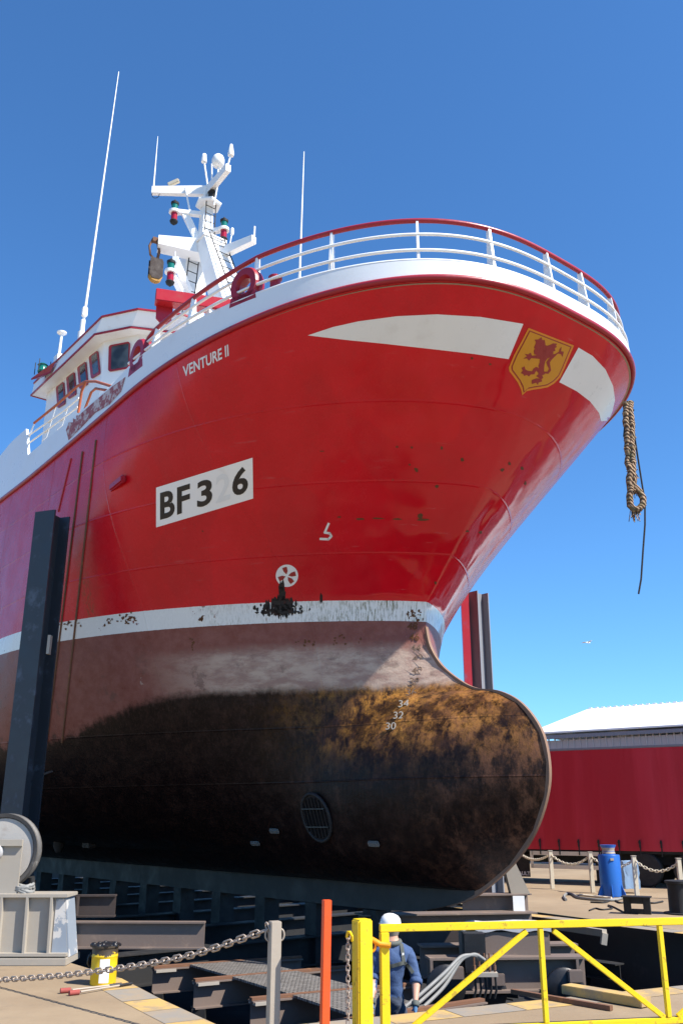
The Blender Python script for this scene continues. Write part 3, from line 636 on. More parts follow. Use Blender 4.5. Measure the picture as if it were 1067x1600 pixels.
for sy in (-1, 1):
    a, b = Vector((-9.45, 2.85 * sy, 0)), Vector((-8.5, 2.25 * sy, 0)); d = b - a; n = Vector((d.y, -d.x, 0)) * (1 if d.y * sy < 0 else -1) * 1.0
    n = Vector((.53, .85 * sy, 0))
    window([a + d * .17 + Vector((0, 0, 13.8)), a + d * .76 + Vector((0, 0, 13.8)), a + d * .80 + Vector((0, 0, 12.98)), a + d * .22 + Vector((0, 0, 12.98))], n, pane_side=(.14, .04, .07, .05))
    a, b = Vector((-8.5, 2.25 * sy, 0)), Vector((-8.1, 1.3 * sy, 0)); d = b - a; n = Vector((.92, .39 * sy, 0))
    window([a + d * .12 + Vector((0, 0, 13.8)), a + d * .88 + Vector((0, 0, 13.8)), a + d * .88 + Vector((0, 0, 13.0)), a + d * .12 + Vector((0, 0, 13.0))], n, pane_side=(.1, .1, .07, .07))
for k in range(3):
    y0 = -1.2 + k * .84; window([(-8.1, y0, 13.8), (-8.1, y0 + .72, 13.8), (-8.1, y0 + .72, 13.0), (-8.1, y0, 13.0)], (1, 0, 0), pane_side=(.1, .1, .07, .07))
# red navigation light screen at the aft roof end, light posts and whip aerials
p = S(78, 585, 1, -3.2); q = MB(); q.prism([p + Vector((.5, -.02, .2)), p + Vector((-.5, -.02, .1)), p + Vector((-.55, -.35, -.08)), p + Vector((.2, -.05, -.05))], (0, 0, .06)); q.build('light_screen', M['redrail'], ship)
p = S(67, 577, 1, -3.35); q = MB(); q.lathe(p + Vector((0, 0, -.12)), [(.13, 0), (.15, .05), (.13, .08), (.13, .22), (.16, .25), (.1, .3)], n=14); q.build('side_light', M['green_lens'], ship, 40)
q = MB()
for dx, dy in ((.17, .17), (-.17, .17), (.17, -.17), (-.17, -.17)): q.bar(p + Vector((dx, dy, -.16)), p + Vector((dx, dy, .24)), .02, .02)
q.build('light_guard', M['steel_dark'], ship)
def pole(px0, px1, yv, r0, r1, name='aerial', mat='white', axis=1):
    a = S(*px0, axis, yv); b = SV(*px1, a); q = MB(); q.tube([a.lerp(b, k / 6) for k in range(7)], r0, 8, r2=r1); q.build(name, M[mat], ship, 60); return a, b
a, b = pole((128, 524), (186, 112), -3.0, .045, .012, 'whip_aerial')
q = MB(); q.lathe(a, [(.11, -.4), (.11, .1), (.07, .12), (.07, .5)], n=10).box(a + Vector((.05, 0, .75)), (.14, .14, .3), bev=.02); q.build('aerial_base', M['white'], ship, 40)
a, b = pole((92, 560), (97, 522), -3.0, .05, .04, 'light_post')
q = MB(); q.lathe(b, [(.06, -.02), (.14, .02), (.15, .06), (.05, .1)], n=14); q.build('dome_aerial', M['white'], ship, 40); q = MB(); q.box(a + Vector((.1, 0, -.1)), (.35, .25, .3), bev=.02); q.build('aerial_bracket', M['white'], ship)
pole((468, 432), (475, 237), -.9, .03, .01, 'whip_aerial'); p = S(468, 432, 1, -.9); q = MB(); q.tube([p, Vector((p.x, p.y, 9.1))], .04, 8); q.build('aerial_base', M['white'], ship, 60)
# red cross beam forward of the wheelhouse
a = S(246, 462, 1, -2.6); q = MB(); b = Vector((a.x + .2, 2.6, a.z))
bA = S(243, 464, 2, 14.1); bB = S(352, 480, 2, 14.1)
q.bar(bA, bA + (bB - bA) * 2.2, .34, .34, bev=.015)
cb = q.build('cross_beam', M['red'], ship)
q = MB(); d = (bB - bA).normalized(); nrm = Vector((d.y, -d.x, 0)) * (-1)
c = bA + d * .26 + nrm * .19 + Vector((0, 0, -.42)); q.prism([c - d * .22 + Vector((0, 0, .5)), c + d * .22 + Vector((0, 0, .5)), c + d * .2 - Vector((0, 0, .1)), c + d * .08 - Vector((0, 0, .22)), c - d * .08 - Vector((0, 0, .22)), c - d * .2 - Vector((0, 0, .1))], nrm * .06 if False else Vector((.06, -.03, 0))); q.build('beam_lug', M['red'], cb)
for k in (.8, 1.85):
    e = bA + (bB - bA) * k; q = MB(); q.bar(Vector((e.x, e.y, 11.5)), Vector((e.x, e.y, 14.0)), .22, .22, bev=.01); q.build('beam_leg', M['white'], cb)

# ---------- mast
mast = MB()
def tapered(q, a, b, s0, s1, fwd=(1, 0, 0)):
    a, b = Vector(a), Vector(b); f = Vector(fwd).normalized(); r = f.cross((b - a).normalized()).normalized(); f = (b - a).normalized().cross(r).normalized()
    cs = [(1, 1), (-1, 1), (-1, -1), (1, -1)]
    A = [q.b.verts.new(a + f * s0[0] * i / 2 + r * s0[1] * j / 2) for i, j in cs]; B = [q.b.verts.new(b + f * s1[0] * i / 2 + r * s1[1] * j / 2) for i, j in cs]
    q.b.faces.new(A); q.b.faces.new(B[::-1])
    for k in range(4): q.b.faces.new((A[k], A[(k + 1) % 4], B[(k + 1) % 4], B[k]))
    return q
fT = S(329, 380, 1, 0); fB = S(366, 500, 1, 0); aT = S(283, 382, 1, 0); aT.z = fT.z; 
aT = Vector((fT.x - 1.0, 0, fT.z)); aB = Vector((fT.x - 1.25, 0, 14.3)); fB.z = max(14.3, fB.z)
tapered(mast, fB, fT, (.62, .95), (.45, .7)); tapered(mast, aB, aT, (.5, .95), (.45, .7))
mast.bar(aT + Vector((-.25, 0, .05)), fT + Vector((.3, 0, .05)), .8, .12)
uT = S(320, 300, 1, 0); uT = Vector((fT.x - .35, 0, uT.z)); uB = Vector((uT.x, 0, fT.z))
tapered(mast, uB, uT, (.34, .4), (.22, .26))
mo = mast.build('mast', M['white'], ship)
def arm(px, h0, h1, zc, root, nm='mast_arm', wd=.16):
    e = S(*px, 2, zc); q = MB(); r = Vector(root); d = (e - r); n = Vector((-d.y, d.x, 0)).normalized() * wd / 2; z = Vector((0, 0, 1))
    q.prism([r - n + z * h0 / 2, r - n - z * h0 / 2, e - n - z * h1 / 2, e - n + z * h1 / 2], n * 2); q.build(nm, M['white'], mo); return e
R1 = Vector((uT.x, 0, uT.z - .1))
e1 = arm((238, 298), .34, .24, R1.z, R1); e2 = arm((357, 262), .36, .24, R1.z, R1 + Vector((0, 0, 0)))
R3 = Vector((fT.x - .3, 0, fT.z - .12)); e3 = arm((247, 381), .55, .30, R3.z, R3, wd=.5)
e4 = arm((397, 374), .36, .22, fT.z - .55, Vector((fT.x, 0, fT.z - .55)), wd=.2)
R5 = Vector((uT.x, 0, lerp(uB.z, uT.z, .55))); e5 = arm((277, 331), .14, .12, R5.z, R5 ); e6 = arm((350, 358), .16, .12, lerp(uB.z, uT.z, .25), Vector((uT.x, 0, lerp(uB.z, uT.z, .25))))
R7 = Vector((aT.x, 0, fT.z - 1.9)); e7 = arm((267, 424), .18, .12, R7.z, R7); e8 = arm((274, 405), .3, .2, R7.z + .45, R7 + Vector((0, 0, .45)))
q = MB(); q.bar(e5 + Vector((0, 0, 0)) + (R5 - e5) * .25, Vector((uT.x - .1, 0, uB.z)), .1, .22); q.build('mast_brace', M['white'], mo)
q = MB(); q.lathe(Vector((uT.x + .1, 0, uT.z - .75)), [(.38, 0), (.42, .05), (.42, .1)], n=6); q.build('mast_platform', M['white'], mo)
q = MB(); q.lathe(Vector((uT.x + .3, 0, uT.z - .65)), [(.12, 0), (.14, .08), (.12, .12), (.12, .26), (.15, .3), (.08, .38)], n=12); q.build('masthead_light', M['steel_dark'], mo, 40)
def nav(e):
    c = Vector(e)
    q = MB(); q.lathe(c + Vector((0, 0, -.06)), [(.17, 0), (.17, .08)], n=14); base = q.build('light_bracket', M['white'], mo, 40)
    q = MB(); q.lathe(c, [(.10, .02), (.10, .26)], n=14); q.build('green_light', M['green_lens'], base, 40)
    q = MB(); q.lathe(c, [(.12, .25), (.13, .32), (.05, .38), (.02, .44)], n=14); q.build('light_cap', M['steel_dark'], base, 40); q = MB(); q.lathe(c, [(.02, -.50), (.11, -.42), (.13, -.36), (.11, -.33)], n=14); q.build('light_cap', M['steel_dark'], base, 40)
    q = MB(); q.lathe(c, [(.10, -.34), (.10, -.06)], n=14); q.build('red_light', M['red_lens'], base, 40)
nav(e5 + (e5 - R5).normalized() * .08); nav(e6); nav(e7)
def rod(base, px, r=.025, nm='aerial', mat='white', r2=None):
    b = SV(*px, base); q = MB(); q.tube([Vector(base), Vector(base).lerp(b, .5), b], r, 8, r2=r2); q.build(nm, M[mat], mo, 60); return b
rod(e1 + (R1 - e1) * .02, (247, 213), .03, r2=.008)
c = e1 + (R1 - e1) * .36; t_ = rod(c, (270, 288), .02); q = MB(); q.bar(t_ + Vector((-.1, -.1, -.02)), t_ + Vector((.16, .14, .12)), .12, .14, bev=.02); q.build('floodlight', M['cream'], mo)
q = MB(); ck = e1 + Vector((0, 0, -.12)); dn = (R1 - e1).normalized(); q.tube([ck + dn * (.0 + .12 * (1 - cos(a))) + Vector((0, 0, -.16 * sin(a))) for a in [pi * k / 10 for k in range(11)]], .01, 6); q.build('cable_loop', M['black'], mo, 60)
def ant(frac, px, head, e=e2, R=R1):
    b = R + (e - R) * frac + Vector((0, 0, .12)); t_ = rod(b, px, .03); q = MB()
    prof = {'cone': [(.09, -.08), (.10, 0), (.09, .05), (.05, .32), (.02, .36)], 'dome': [(.1, -.12), (.17, -.06), (.2, .02), (.2, .14), (.16, .26), (.09, .33), (.02, .36)], 'cap': [(.09, -.03), (.09, .02), (.08, .12), (.07, .26), (.02, .3)], 'rod': [(.02, -.02), (.02, .02)]}[head]
    q.lathe(t_, prof, n=14); q.build('aerial_dome', M['white'], mo, 50)
ant(.0, (319, 252), 'cap'); ant(.5, (341, 256), 'dome'); ant(.97, (361, 240), 'cone'); rod(R1 + (e2 - R1) * .2 + Vector((0, 0, .1)), (331, 256), .025)
rod(Vector((uT.x + .45, 0, uT.z - .9)), (346, 255), .028); rod(R5 + (e5 - R5) * .55, (290, 294), .03); rod(e4, (398, 354), .03)
c = e4 + (fT - e4) * .55; t_ = rod(Vector((c.x, c.y, e4.z + .1)), (363, 362), .02); q = MB(); q.lathe(t_, [(.05, -.1), (.06, .0), (.05, .1), (.02, .14)], n=10); q.build('aerial_dome', M['white'], mo, 50)
rod(e7 + Vector((0, 0, .3)) + (R7 - e7) * .2, (274, 393), .012)
# ladders: front face of fore leg, upper column
def ladder(a, b, n, wd, side):
    a, b, s_ = Vector(a), Vector(b), Vector(side).normalized() * wd / 2; q = MB(); q.tube([a - s_, b - s_], .018, 6).tube([a + s_, b + s_], .018, 6)
    for k in range(n): p = a.lerp(b, (k + .5) / n); q.tube([p - s_, p + s_], .013, 6)
    q.build('ladder', M['steel_dark'], mo, 60)
off = Vector((.42, 0, .05)); ladder(fB + off + Vector((.02, 0, .2)), fT + Vector((.36, 0, .1)), 9, .5, (0, 1, 0))
ladder(uB + Vector((.3, -.02, .1)), uT + Vector((.3, -.02, -.75)), 5, .34, (0, 1, 0)); ladder(aB + Vector((.45, -.3, .3)), aT + Vector((.38, -.2, -.3)), 10, .34, (0, 1, 0))

# ================================================================== THINGS HUNG ON THE SHIP
blk = thing('pulley_block', 'rusty steel pulley block shackled under the mast arm', 'pulley', SM @ (e3 + Vector((0, 0, -.15))))
q = MB(); V0 = Vector
q.bar((-.17, 0, .25), (.1, 0, .25), .14, .14).tube([(-.15, .02, .3), (-.25, 0, .0), (-.2, 0, -.3), (-.05, 0, -.42)], .035, 8).tube([(.0, .02, .2), (.06, 0, -.1), (.02, 0, -.42)], .045, 8); q.build('shackle_chain', M['rust'], blk, 60)
q = MB()
for dy in (-.11, .11): q.prism([(-.2, dy, -.42), (.16, dy, -.42), (.2, dy, -.52), (.2, dy, -1.0), (.1, dy, -1.12), (-.12, dy, -1.12), (-.2, dy, -1.0)], (0, .03, 0))
q.build('cheek_plate', M['rust_dark'], blk); q = MB(); q.lathe((0, -.09, -1.0), [(.2, 0), (.14, .05), (.14, .12), (.2, .18)], (0, 1, 0), 20); q.build('sheave', paint('yellow_rust', (.42, .22, .05), (.3, .12, .03), .5, 6, .7), blk, 40)
blk.rotation_euler = (0, 0, radians(25))
# frayed rope fender at the stem
rp0 = WY(980, 630, 13.25)
rope = thing('rope_fender', 'thick frayed brown rope fender hanging from the tip of the bow', 'rope', rp0)
rl = lambda u, v: WY(u, v, 13.25) - rp0
q = MB()
for dx in (-3.6, 3.6):
    pts = [rl(lerp(980, 987, k / 24) + dx * (1 - .5 * (k / 24)), lerp(628, 770, k / 24)) for k in range(25)]
    q.tube([p + Vector((random.uniform(-.018, .018), random.uniform(-.02, .02), 0)) for p in pts], .054, 10)
for k in range(60):
    v = random.uniform(650, 770); u = 980 + (v - 628) / 142 * 7 + random.uniform(-8, 8); p = rl(u, v); q.tube([p, p + Vector((random.uniform(-.05, .05), random.uniform(-.04, .02), random.uniform(-.12, .03)))], .006, 4)
q.build('rope_strands', M['rope'], rope, 60)
q = MB(); q.tube([rl(*p) for p in ((986, 762), (983, 775), (984, 790), (990, 796), (998, 795), (1004, 788), (1004, 778), (998, 768), (990, 760))], .055, 10)
for k in range(26): p = rl(990 + random.uniform(-6, 9), 797); q.tube([p, p + Vector((random.uniform(-.05, .05), random.uniform(-.03, .03), random.uniform(-.2, -.05)))], .007, 4)
q.build('rope_eye', M['rope'], rope, 60)
q = MB(); q.tube([rl(*p) for p in ((984, 632), (992, 690), (1003, 760), (1007, 785), (1007, 820), (1004, 860), (1001, 905), (997, 928))], .014, 6); q.build('lanyard', M['steel_dark'], rope, 60)
q = MB(); q.tube([rl(*p) for p in ((975, 640), (976, 660), (974, 682))], .014, 6).tube([rl(x, y) for x, y in ((976, 641), (983, 650), (988, 640))], .03, 8); q.build('lashing', M['black'], rope, 60)

# ================================================================== SLIP CRADLE
cr = thing('slip_cradle', 'heavy rusty steel slip cradle carrying the trawler, tall uprights either side', 'cradle')
SHW = lambda x, y, z: SM @ Vector((x, y, z))
fx = Vector((cos(PHI), -sin(PHI), 0)); py_ = Vector((sin(PHI), cos(PHI), 0))
def upright(base, top_z, face, side, name, mat, wd=.46, dp=.46, capmat=None):
    b = Vector(base); q = MB(); f, s_ = Vector(face), Vector(side); t = .035; H = Vector((0, 0, top_z - b.z))
    def slab(c, a, bb): q.prism([c - a - bb, c + a - bb, c + a + bb, c - a + bb], H)
    slab(b - f * dp / 2, s_ * wd / 2, f * t / 2); slab(b + f * dp / 2, s_ * wd / 2, f * t / 2); slab(b, s_ * t / 2, f * (dp / 2 - t))
    o = q.build(name, mat, cr); return o
fc = Vector((-.33, -.94, 0)).normalized(); sd = Vector((-fc.y, fc.x, 0))
pL = WY(25, 1270, 16.5); upright((pL.x, pL.y + .25, -1.2), 7.68, fc, sd, 'upright', M['black_post'])
q = MB(); ed = sd * .235; q.bar(pL + fc * .03 - ed + Vector((0, .05, -2.4)), Vector((pL.x, pL.y + .05, 7.66)) - ed + fc * .03, .05, .03, fc); q.build('sunlit_edge', M['steel_grey'], cr)  # pale strip stands in for the upright's sunlit face
q = MB(); q.box((pL.x + .28, pL.y, 5.05), (.05, .12, .35)); q.build('wear_plate', M['steel_grey'], cr)
pR = WY(748, 1000, 23.0); f2 = Vector((-.75, -.66, 0)).normalized()
upright((pR.x, pR.y, -1.2), 7.6, f2, Vector((-f2.y, f2.x, 0)), 'upright', M['fascia'], .42, .42)
q = MB(); q.bar((pR.x - .34, pR.y - .12, -1), (pR.x - .34, pR.y - .12, 7.72), .14, .2); q.build('fender_strip', paint('scuffed_red_paint', (.42, .015, .03), (.12, .12, .25), .7, 1.6, .4), cr)
# cross beams and keel blocks
def world_i(a, b, wd, hg, nm, mat, t=.025): q = MB(); q.ibeam(a, b, wd, hg, t); return q.build(nm, mat, cr)
world_i(WY(72, 1460, 15.0) + Vector((-.3, 0, 0)), WY(320, 1461, 15.0), .15, .38, 'cross_beam', M['steel_brown'])
b1 = world_i(WY(60, 1416, 15.2), WY(181, 1415, 15.2), .13, .32, 'cross_beam', M['rust_dark'])
q = MB(); q.box(WY(121, 1416, 15.06), (.03, .12, .27)); q.build('stiffener', M['rust_dark'], cr)
world_i(WY(560, 1442, 17.6), WY(830, 1437, 18.6), .5, .3, 'cross_beam', M['steel_brown'])
world_i(WY(722, 1412, 18.5), WY(824, 1410, 18.9), .36, .34, 'cross_beam', M['steel_brown'])
q = MB(); p = WY(807, 1375, 18.7); q.prism([p + Vector((-.26, 0, .42)), p + Vector((-.08, 0, .48)), p + Vector((.24, 0, -.25)), p + Vector((-.12, 0, -.25))], (0, .3, 0)); q.build('gusset_plate', M['post_grey'], cr)
q = MB(); p = WY(810, 1412, 18.6); q.box(p, (.22, .05, .27)); q.build('end_plate', M['white'], cr)
for k in range(14):
    x = -1.5 - k * 1.75; c = SHW(x, 0, -.35); q = MB()
    q.box((c.x, c.y, .5 * (.46 - 1.2)), (.36, .36, 1.66), Matrix.Rotation(-PHI, 3, 'Z')); q.build('keel_block', M['steel_dark'], cr)
for k in range(8):
    x = -3.2 - k * 2.7; a = SHW(x, -4.6, 0); b = SHW(x, 5.4, 0); a.z = b.z = -.35
    world_i(a, b, .35, .5, 'cross_beam', M['steel_dark'])
for sy in (-4.4, -1.5, 1.5, 4.4):
    a = SHW(.4, sy, 0); b = SHW(-24, sy, 0); a.z = b.z = -.75; world_i(a, b, .28, .3, 'runner', M['steel_dark'])
    for k in range(6):
        c = SHW(-.6 - 3.6 * k, sy, 0); c.z = -.98; q = MB(); q.lathe(c - py_ * .1, [(.27, 0), (.27, .05), (.22, .07), (.22, .2)], py_, 20); q.build('wheel', M['steel_dark'], cr, 40)
q = MB(); q.box(WY(660, 1465, 16.4), (1.3, .5, .42)); q.build('ballast_block', M['rust_dark'], cr)

# ================================================================== SIDE CARRIAGE IN THE PIT (near the bow)
cg = thing('winch_carriage', 'low steel carriage with wheels and a concrete capped beam, in the pit below the bow', 'carriage')
ya = 14.3
A, B = WY(668, 1528, ya), WY(912, 1505, ya + .3); A.z = -.10; B.z = -.12
q = MB(); q.ibeam(A, B, .34, .46, .03); q.build('side_beam', M['steel_brown'], cg)
A2, B2 = A + Vector((0, 1.3, 0)), B + Vector((.2, 1.4, 0)); q = MB(); q.ibeam(A2, B2, .34, .46, .03); q.build('side_beam', M['steel_brown'], cg)
for f in (.02, .16, .94): p = A.lerp(B, f); q = MB(); q.box(p + Vector((0, -.09, 0)), (.04, .16, .4)); q.build('stiffener', M['steel_brown'], cg)
c = WY(790, 1473, 14.7); q = MB(); q.box(c + Vector((0, .25, -.05)), (1.25, .8, .42), bev=.01); cap = q.build('ballast_block', M['steel_brown'], cg)
q = MB(); n_ = 14; q.b.free(); q.b = bmesh.new(); bmesh.ops.create_grid(q.b, x_segments=16, y_segments=8, size=.5)
for v in q.b.verts: v.co = Vector((v.co.x * 1.3, v.co.y * .86, .03 + .05 * noise.noise(v.co * 5)))
rr_ = bmesh.ops.extrude_face_region(q.b, geom=q.b.faces[:]); bmesh.ops.translate(q.b, verts=[v for v in rr_['geom'] if isinstance(v, bmesh.types.BMVert)], vec=(0, 0, -.06))
bmesh.ops.translate(q.b, verts=q.b.verts, vec=c + Vector((0, .25, .2))); q.build('concrete_cap', M['cladding'], cap)
q = MB(); q.box(WY(740, 1487, 14.3), (.3, .3, .5)); q.build('control_box', M['lettering'], cg)
for u, v, y in ((880, 1535, 14.2), (696, 1530, 14.2), (760, 1540, 14.5)):
    p = WY(u, v, y); q = MB(); q.lathe(p + Vector((0, -.1, -.08)), [(.24, 0), (.28, .03), (.28, .07), (.23, .1), (.23, .24)], (0, 1, 0), 24); whl = q.build('wheel', M['lettering'], cg, 40)
    q = MB(); q.box(p + Vector((.14, -.14, .1)), (.2, .1, .16), bev=.01); q.build('axle_box', M['steel_brown'], whl)
q = MB(); c0 = WY(757, 1522, 13.7); q.box(c0, (.34, .16, .05))
mf = q.build('valve_manifold', M['steel_grey'], cg)
q = MB()
for k in range(5): x = c0.x - .14 + .07 * k; q.tube([(x, c0.y, c0.z), (x, c0.y, c0.z + .26)], .012, 6).lathe((x, c0.y, c0.z + .05), [(.022, 0), (.022, .06)], n=8)
q.build('valve_lever', M['rust'], mf, 50)
q = MB()
for k in range(5): x = c0.x - .14 + .07 * k; q.tube([(x, c0.y, c0.z), (x + .01, c0.y, c0.z - .2), (x - .02, c0.y + .02, c0.z - .3)], .016, 6)
q.build('valve_pipe', M['steel_dark'], mf, 50)
for off_, sh_ in ((0, 0), (10, 5), (22, 14)):
    pts = [WY(750 + off_ * .3, 1500, 13.6), WY(742, 1492 - off_ * .1, 13.5), WY(720, 1493 + off_ * .2, 13.4), WY(695, 1520 + off_, 13.2), WY(650, 1560 + off_ * 1.1, 12.9), WY(610, 1590 + off_, 12.7)]
    fine2 = []
    for k in range(len(pts) - 1):
        for j in range(6): fine2.append(pts[k].lerp(pts[k + 1], j / 6))
    for _ in range(4): fine2 = [fine2[0]] + [(fine2[i - 1] + fine2[i] * 2 + fine2[i + 1]) / 4 for i in range(1, len(fine2) - 1)] + [fine2[-1]]
    q = MB(); q.tube(fine2, .024, 8); tag(q.build('hydraulic_hose', M['hose'], None, 60), ['uppermost grey hose looping off the carriage valves', 'middle grey hose looping off the carriage valves', 'lowest grey hose looping off the carriage valves'][[0, 10, 22].index(off_)], 'hose', 'grey hoses beside the worker')

# ================================================================== WALKWAY JOISTS AND GRATING OVER THE PIT
JL = [((240, 1509), (470, 1493), 'rusty topped joist end nearest the yellow paint drum'), ((304, 1529), (520, 1510), 'rusty topped joist between the grating panels, left of the grey post'), ((392, 1558), (545, 1544), 'rusty topped joist ending beside the grey post'), ((500, 1597), (560, 1588), 'rusty topped joist at the foot of the orange post')]
jp = []
for a, b, lab in JL:
    A = G(*a, -.25); B = A + (G(*b, -.25) - A).normalized() * 2.6
    j = thing('steel_joist', lab, 'beam', A, 0, 'joists under the pit walkway'); d = B - A
    q = MB(); q.ibeam(Vector((0, 0, -.22)), d + Vector((0, 0, -.22)), .2, .36, .02); q.build('joist_beam', M['steel_brown'], j)
    q = MB(); q.bar((0, 0, -.02), d + Vector((0, 0, -.02)), .1, .035); q.build('rail_strip', M['rust'], j)
    q = MB(); q.bar(d.normalized() * .02 + Vector((0, 0, -.07)), d.normalized() * .35 + Vector((0, 0, -.07)), .26, .04); q.build('clip_plate', M['steel_grey'], j)
    q = MB(); q.bar(d.normalized() * .1 + Vector((0, 0, -.4)), d.normalized() * .1 + Vector((0, 0, -1)), .2, .2); q.build('joist_leg', M['steel_dark'], j)
    jp.append((A, B))
for i, lab in enumerate(['grey steel grating panel farthest along the pit walkway', 'grey steel grating panel behind the grey post', 'grey steel grating panel beside the orange post']):
    (A, B), (C, D) = jp[i], jp[i + 1]; q = MB(); s0 = .22
    P = [A.lerp(B, s0), A.lerp(B, s0 + .42), C.lerp(D, s0 + .42), C.lerp(D, s0)]; n_ = (C - A).normalized() * .08
    P = [P[0] + n_, P[1] + n_, P[2] - n_, P[3] - n_]; q.prism([p + Vector((0, 0, -.035)) for p in P], (0, 0, .03)); tag(q.build('walkway_grating', M['grate']), lab, 'grating', 'grating panels of the pit walkway')

# ================================================================== SHEAVE ON ITS FOUNDATION (left edge)
bs_ = G(52, 1508); bx = bs_.x
fs = thing('sheave_stand', 'grey steel foundation with a big rope sheave, at the left edge', 'sheave stand', (bx, bs_.y, 0))
L_ = lambda u, v, Y=None: WY(u, v, Y or bs_.y) - Vector((bx, bs_.y, 0))
q = MB(); q.box((-.25, .28, .05), (1.5, .75, .1), bev=.01); q.build('base_plate', M['steel_grey'], fs)
zt = L_(50, 1402).z
q = MB(); q.prism([(-1.0, .05, .1), (.48, .05, .1), (.36, .05, zt), (-1.0, .05, zt)], (0, .03, 0)); q.build('web_plate', M['steel_grey'], fs); q = MB(); q.prism([(.482, .05, .1), (.482, .5, .1), (.362, .48, zt), (.362, .05, zt)], (.02, 0, 0)); q.prism([(.24, .04, .12), (.475, .04, .12), (.36, .04, zt - .02), (.24, .04, zt - .02)], (0, .008, 0)); q.build('side_plate', M['bluegrey'], fs)
q = MB(); q.box((-.3, .245, zt + .02), (1.44, .55, .05), bev=.006); q.box((-.28, 0, .14), (1.52, .12, .04)); q.build('flange_plate', M['steel_grey'], fs)
for x in (-.55, -.17, .19): q = MB(); q.prism([(x, .05, .16), (x, -.035, .16), (x - .02, -.035, zt), (x - .02, .05, zt)], (.035, 0, 0)); q.build('rib', M['steel_grey'], fs)
cw = L_(4, 1330, bs_.y + .4); Rw = (L_(60, 1330, bs_.y + .4) - cw).length
q = MB(); q.lathe(cw, [(Rw * .88, .02), (Rw * .9, -.03), (Rw, -.05), (Rw, .0), (Rw * .93, .04), (Rw * .93, .1), (Rw, .14), (Rw, .19), (Rw * .88, .16)], (0, 1, 0), 48); wh_ = q.build('sheave_wheel', paint('greasy_steel', (.10, .095, .09), (.3, .28, .26), .7, 9, .55), fs, 30)
q = MB(); q.lathe(cw, [(.12, -.01), (Rw * .87, -.005), (Rw * .87, .1), (.1, .1)], (0, 1, 0), 40); q.build('disc_plate', M['cream'] if False else paint('dusty_grey_disc', (.44, .41, .37), (.3, .25, .21), .6, 6, .7), wh_, 40)
q = MB(); xr = L_(31, 1330).x; q.prism([(-1.1, .1, zt + .04), (xr, .1, zt + .04), (xr, .1, L_(30, 1312).z), (-1.1, .1, L_(30, 1312).z)], (0, .04, 0)); q.box((xr - .3, .07, L_(30, 1317).z), (.62, .05, .09)); q.build('bearing_bracket', M['steel_grey'], fs)
q = MB(); q.lathe((cw.x, .06, cw.z), [(.0, -.07), (.05, -.07), (.12, -.05), (.13, .0), (.13, .05)], (0, 1, 0), 18); q.build('hub', M['cladding'], fs, 40)
q = MB(); q.tube([L_(50, 1370, bs_.y + .5), L_(52, 1395, bs_.y + .55), L_(53, 1420, bs_.y + .6)], .05, 8); q.build('wire_rope', M['steel_dark'], fs, 60)
q = MB(); pr_ = Vector((bx, bs_.y, 0)) + Vector((L_(30, 1398).x, .2, zt + .05))
for k in range(7): a = k * .9; q.tube([(pr_.x + .13 * cos(t + a) * (1 + .2 * sin(3 * t)), pr_.y + .1 * sin(t + a), pr_.z + .012 * k + .03 * sin(2 * t + k) + .02) for t in [j * .5 for j in range(14)]], .025, 6)
tag(q.build('rope_bundle', M['hose'], None, 60), 'small bundle of dark cord lying on the grey sheave foundation', 'rope')

# ================================================================== PAINT DRUM, ROLLERS
pd = G(161, 1538); hP = .62; r_ = .19
dr = thing('paint_drum', 'battered yellow paint drum with black tarry top, standing on the quay', 'drum', pd); dr.scale = (.86, .86, .74)
def drum_mat():
    t = NT('spattered_yellow'); n = t.noise(7, 5, .7); xyz = t.n('ShaderNodeSeparateXYZ', {0: t.tc.outputs['Object']}); z = xyz.outputs[2]
    f = t.math('GREATER_THAN', t.math('ADD', n, t.math('MULTIPLY', t.ss(z, .4, .62), .42)), .66)
    return t.out(t.mix(f, (.72, .48, .01), (.05, .035, .02)), .5, 0, n, .3, .01)
q = MB(); q.lathe((0, 0, 0), [(r_ * .96, 0), (r_, .02), (r_, .25), (r_ * 1.02, .26), (r_, .28), (r_, .44), (r_ * 1.03, .455), (r_, .47), (r_ * 1.0, .58), (r_ * 1.06, .59), (r_ * 1.06, hP)], n=32); q.build('drum_body', drum_mat(), dr, 40)
q = MB()
for k in range(24):
    a = 2 * pi * k / 24; q.lathe((cos(a) * r_ * random.uniform(.6, 1.0), sin(a) * r_ * random.uniform(.6, 1.0), hP - .02), [(.045, 0), (.05, .03), (.02, .05 + .02 * random.random())], n=7)
q.lathe((0, 0, hP - .01), [(r_ * .95, 0), (r_ * .9, .03), (.01, .03)], n=20); q.build('tar_crust', M['lettering'], dr, 50)
q = MB(); rws = [[Vector((r_ * 1.012 * sin(a), -r_ * 1.012 * cos(a), z)) for a in [(-.1 + .75 * j / 8) for j in range(9)]] for z in (.05, .2, .42)]; q.grid(rws); q.build('label_patch', M['white'], dr, 40)
q = MB(); q.tube([(-r_ * 1.05, -.02, .5), (-r_ * 1.25, -.04, .42), (-r_ * 1.25, -.05, .33), (-r_ * 1.1, -.04, .28)], .016, 6); q.build('handle', M['lettering'], dr, 60)
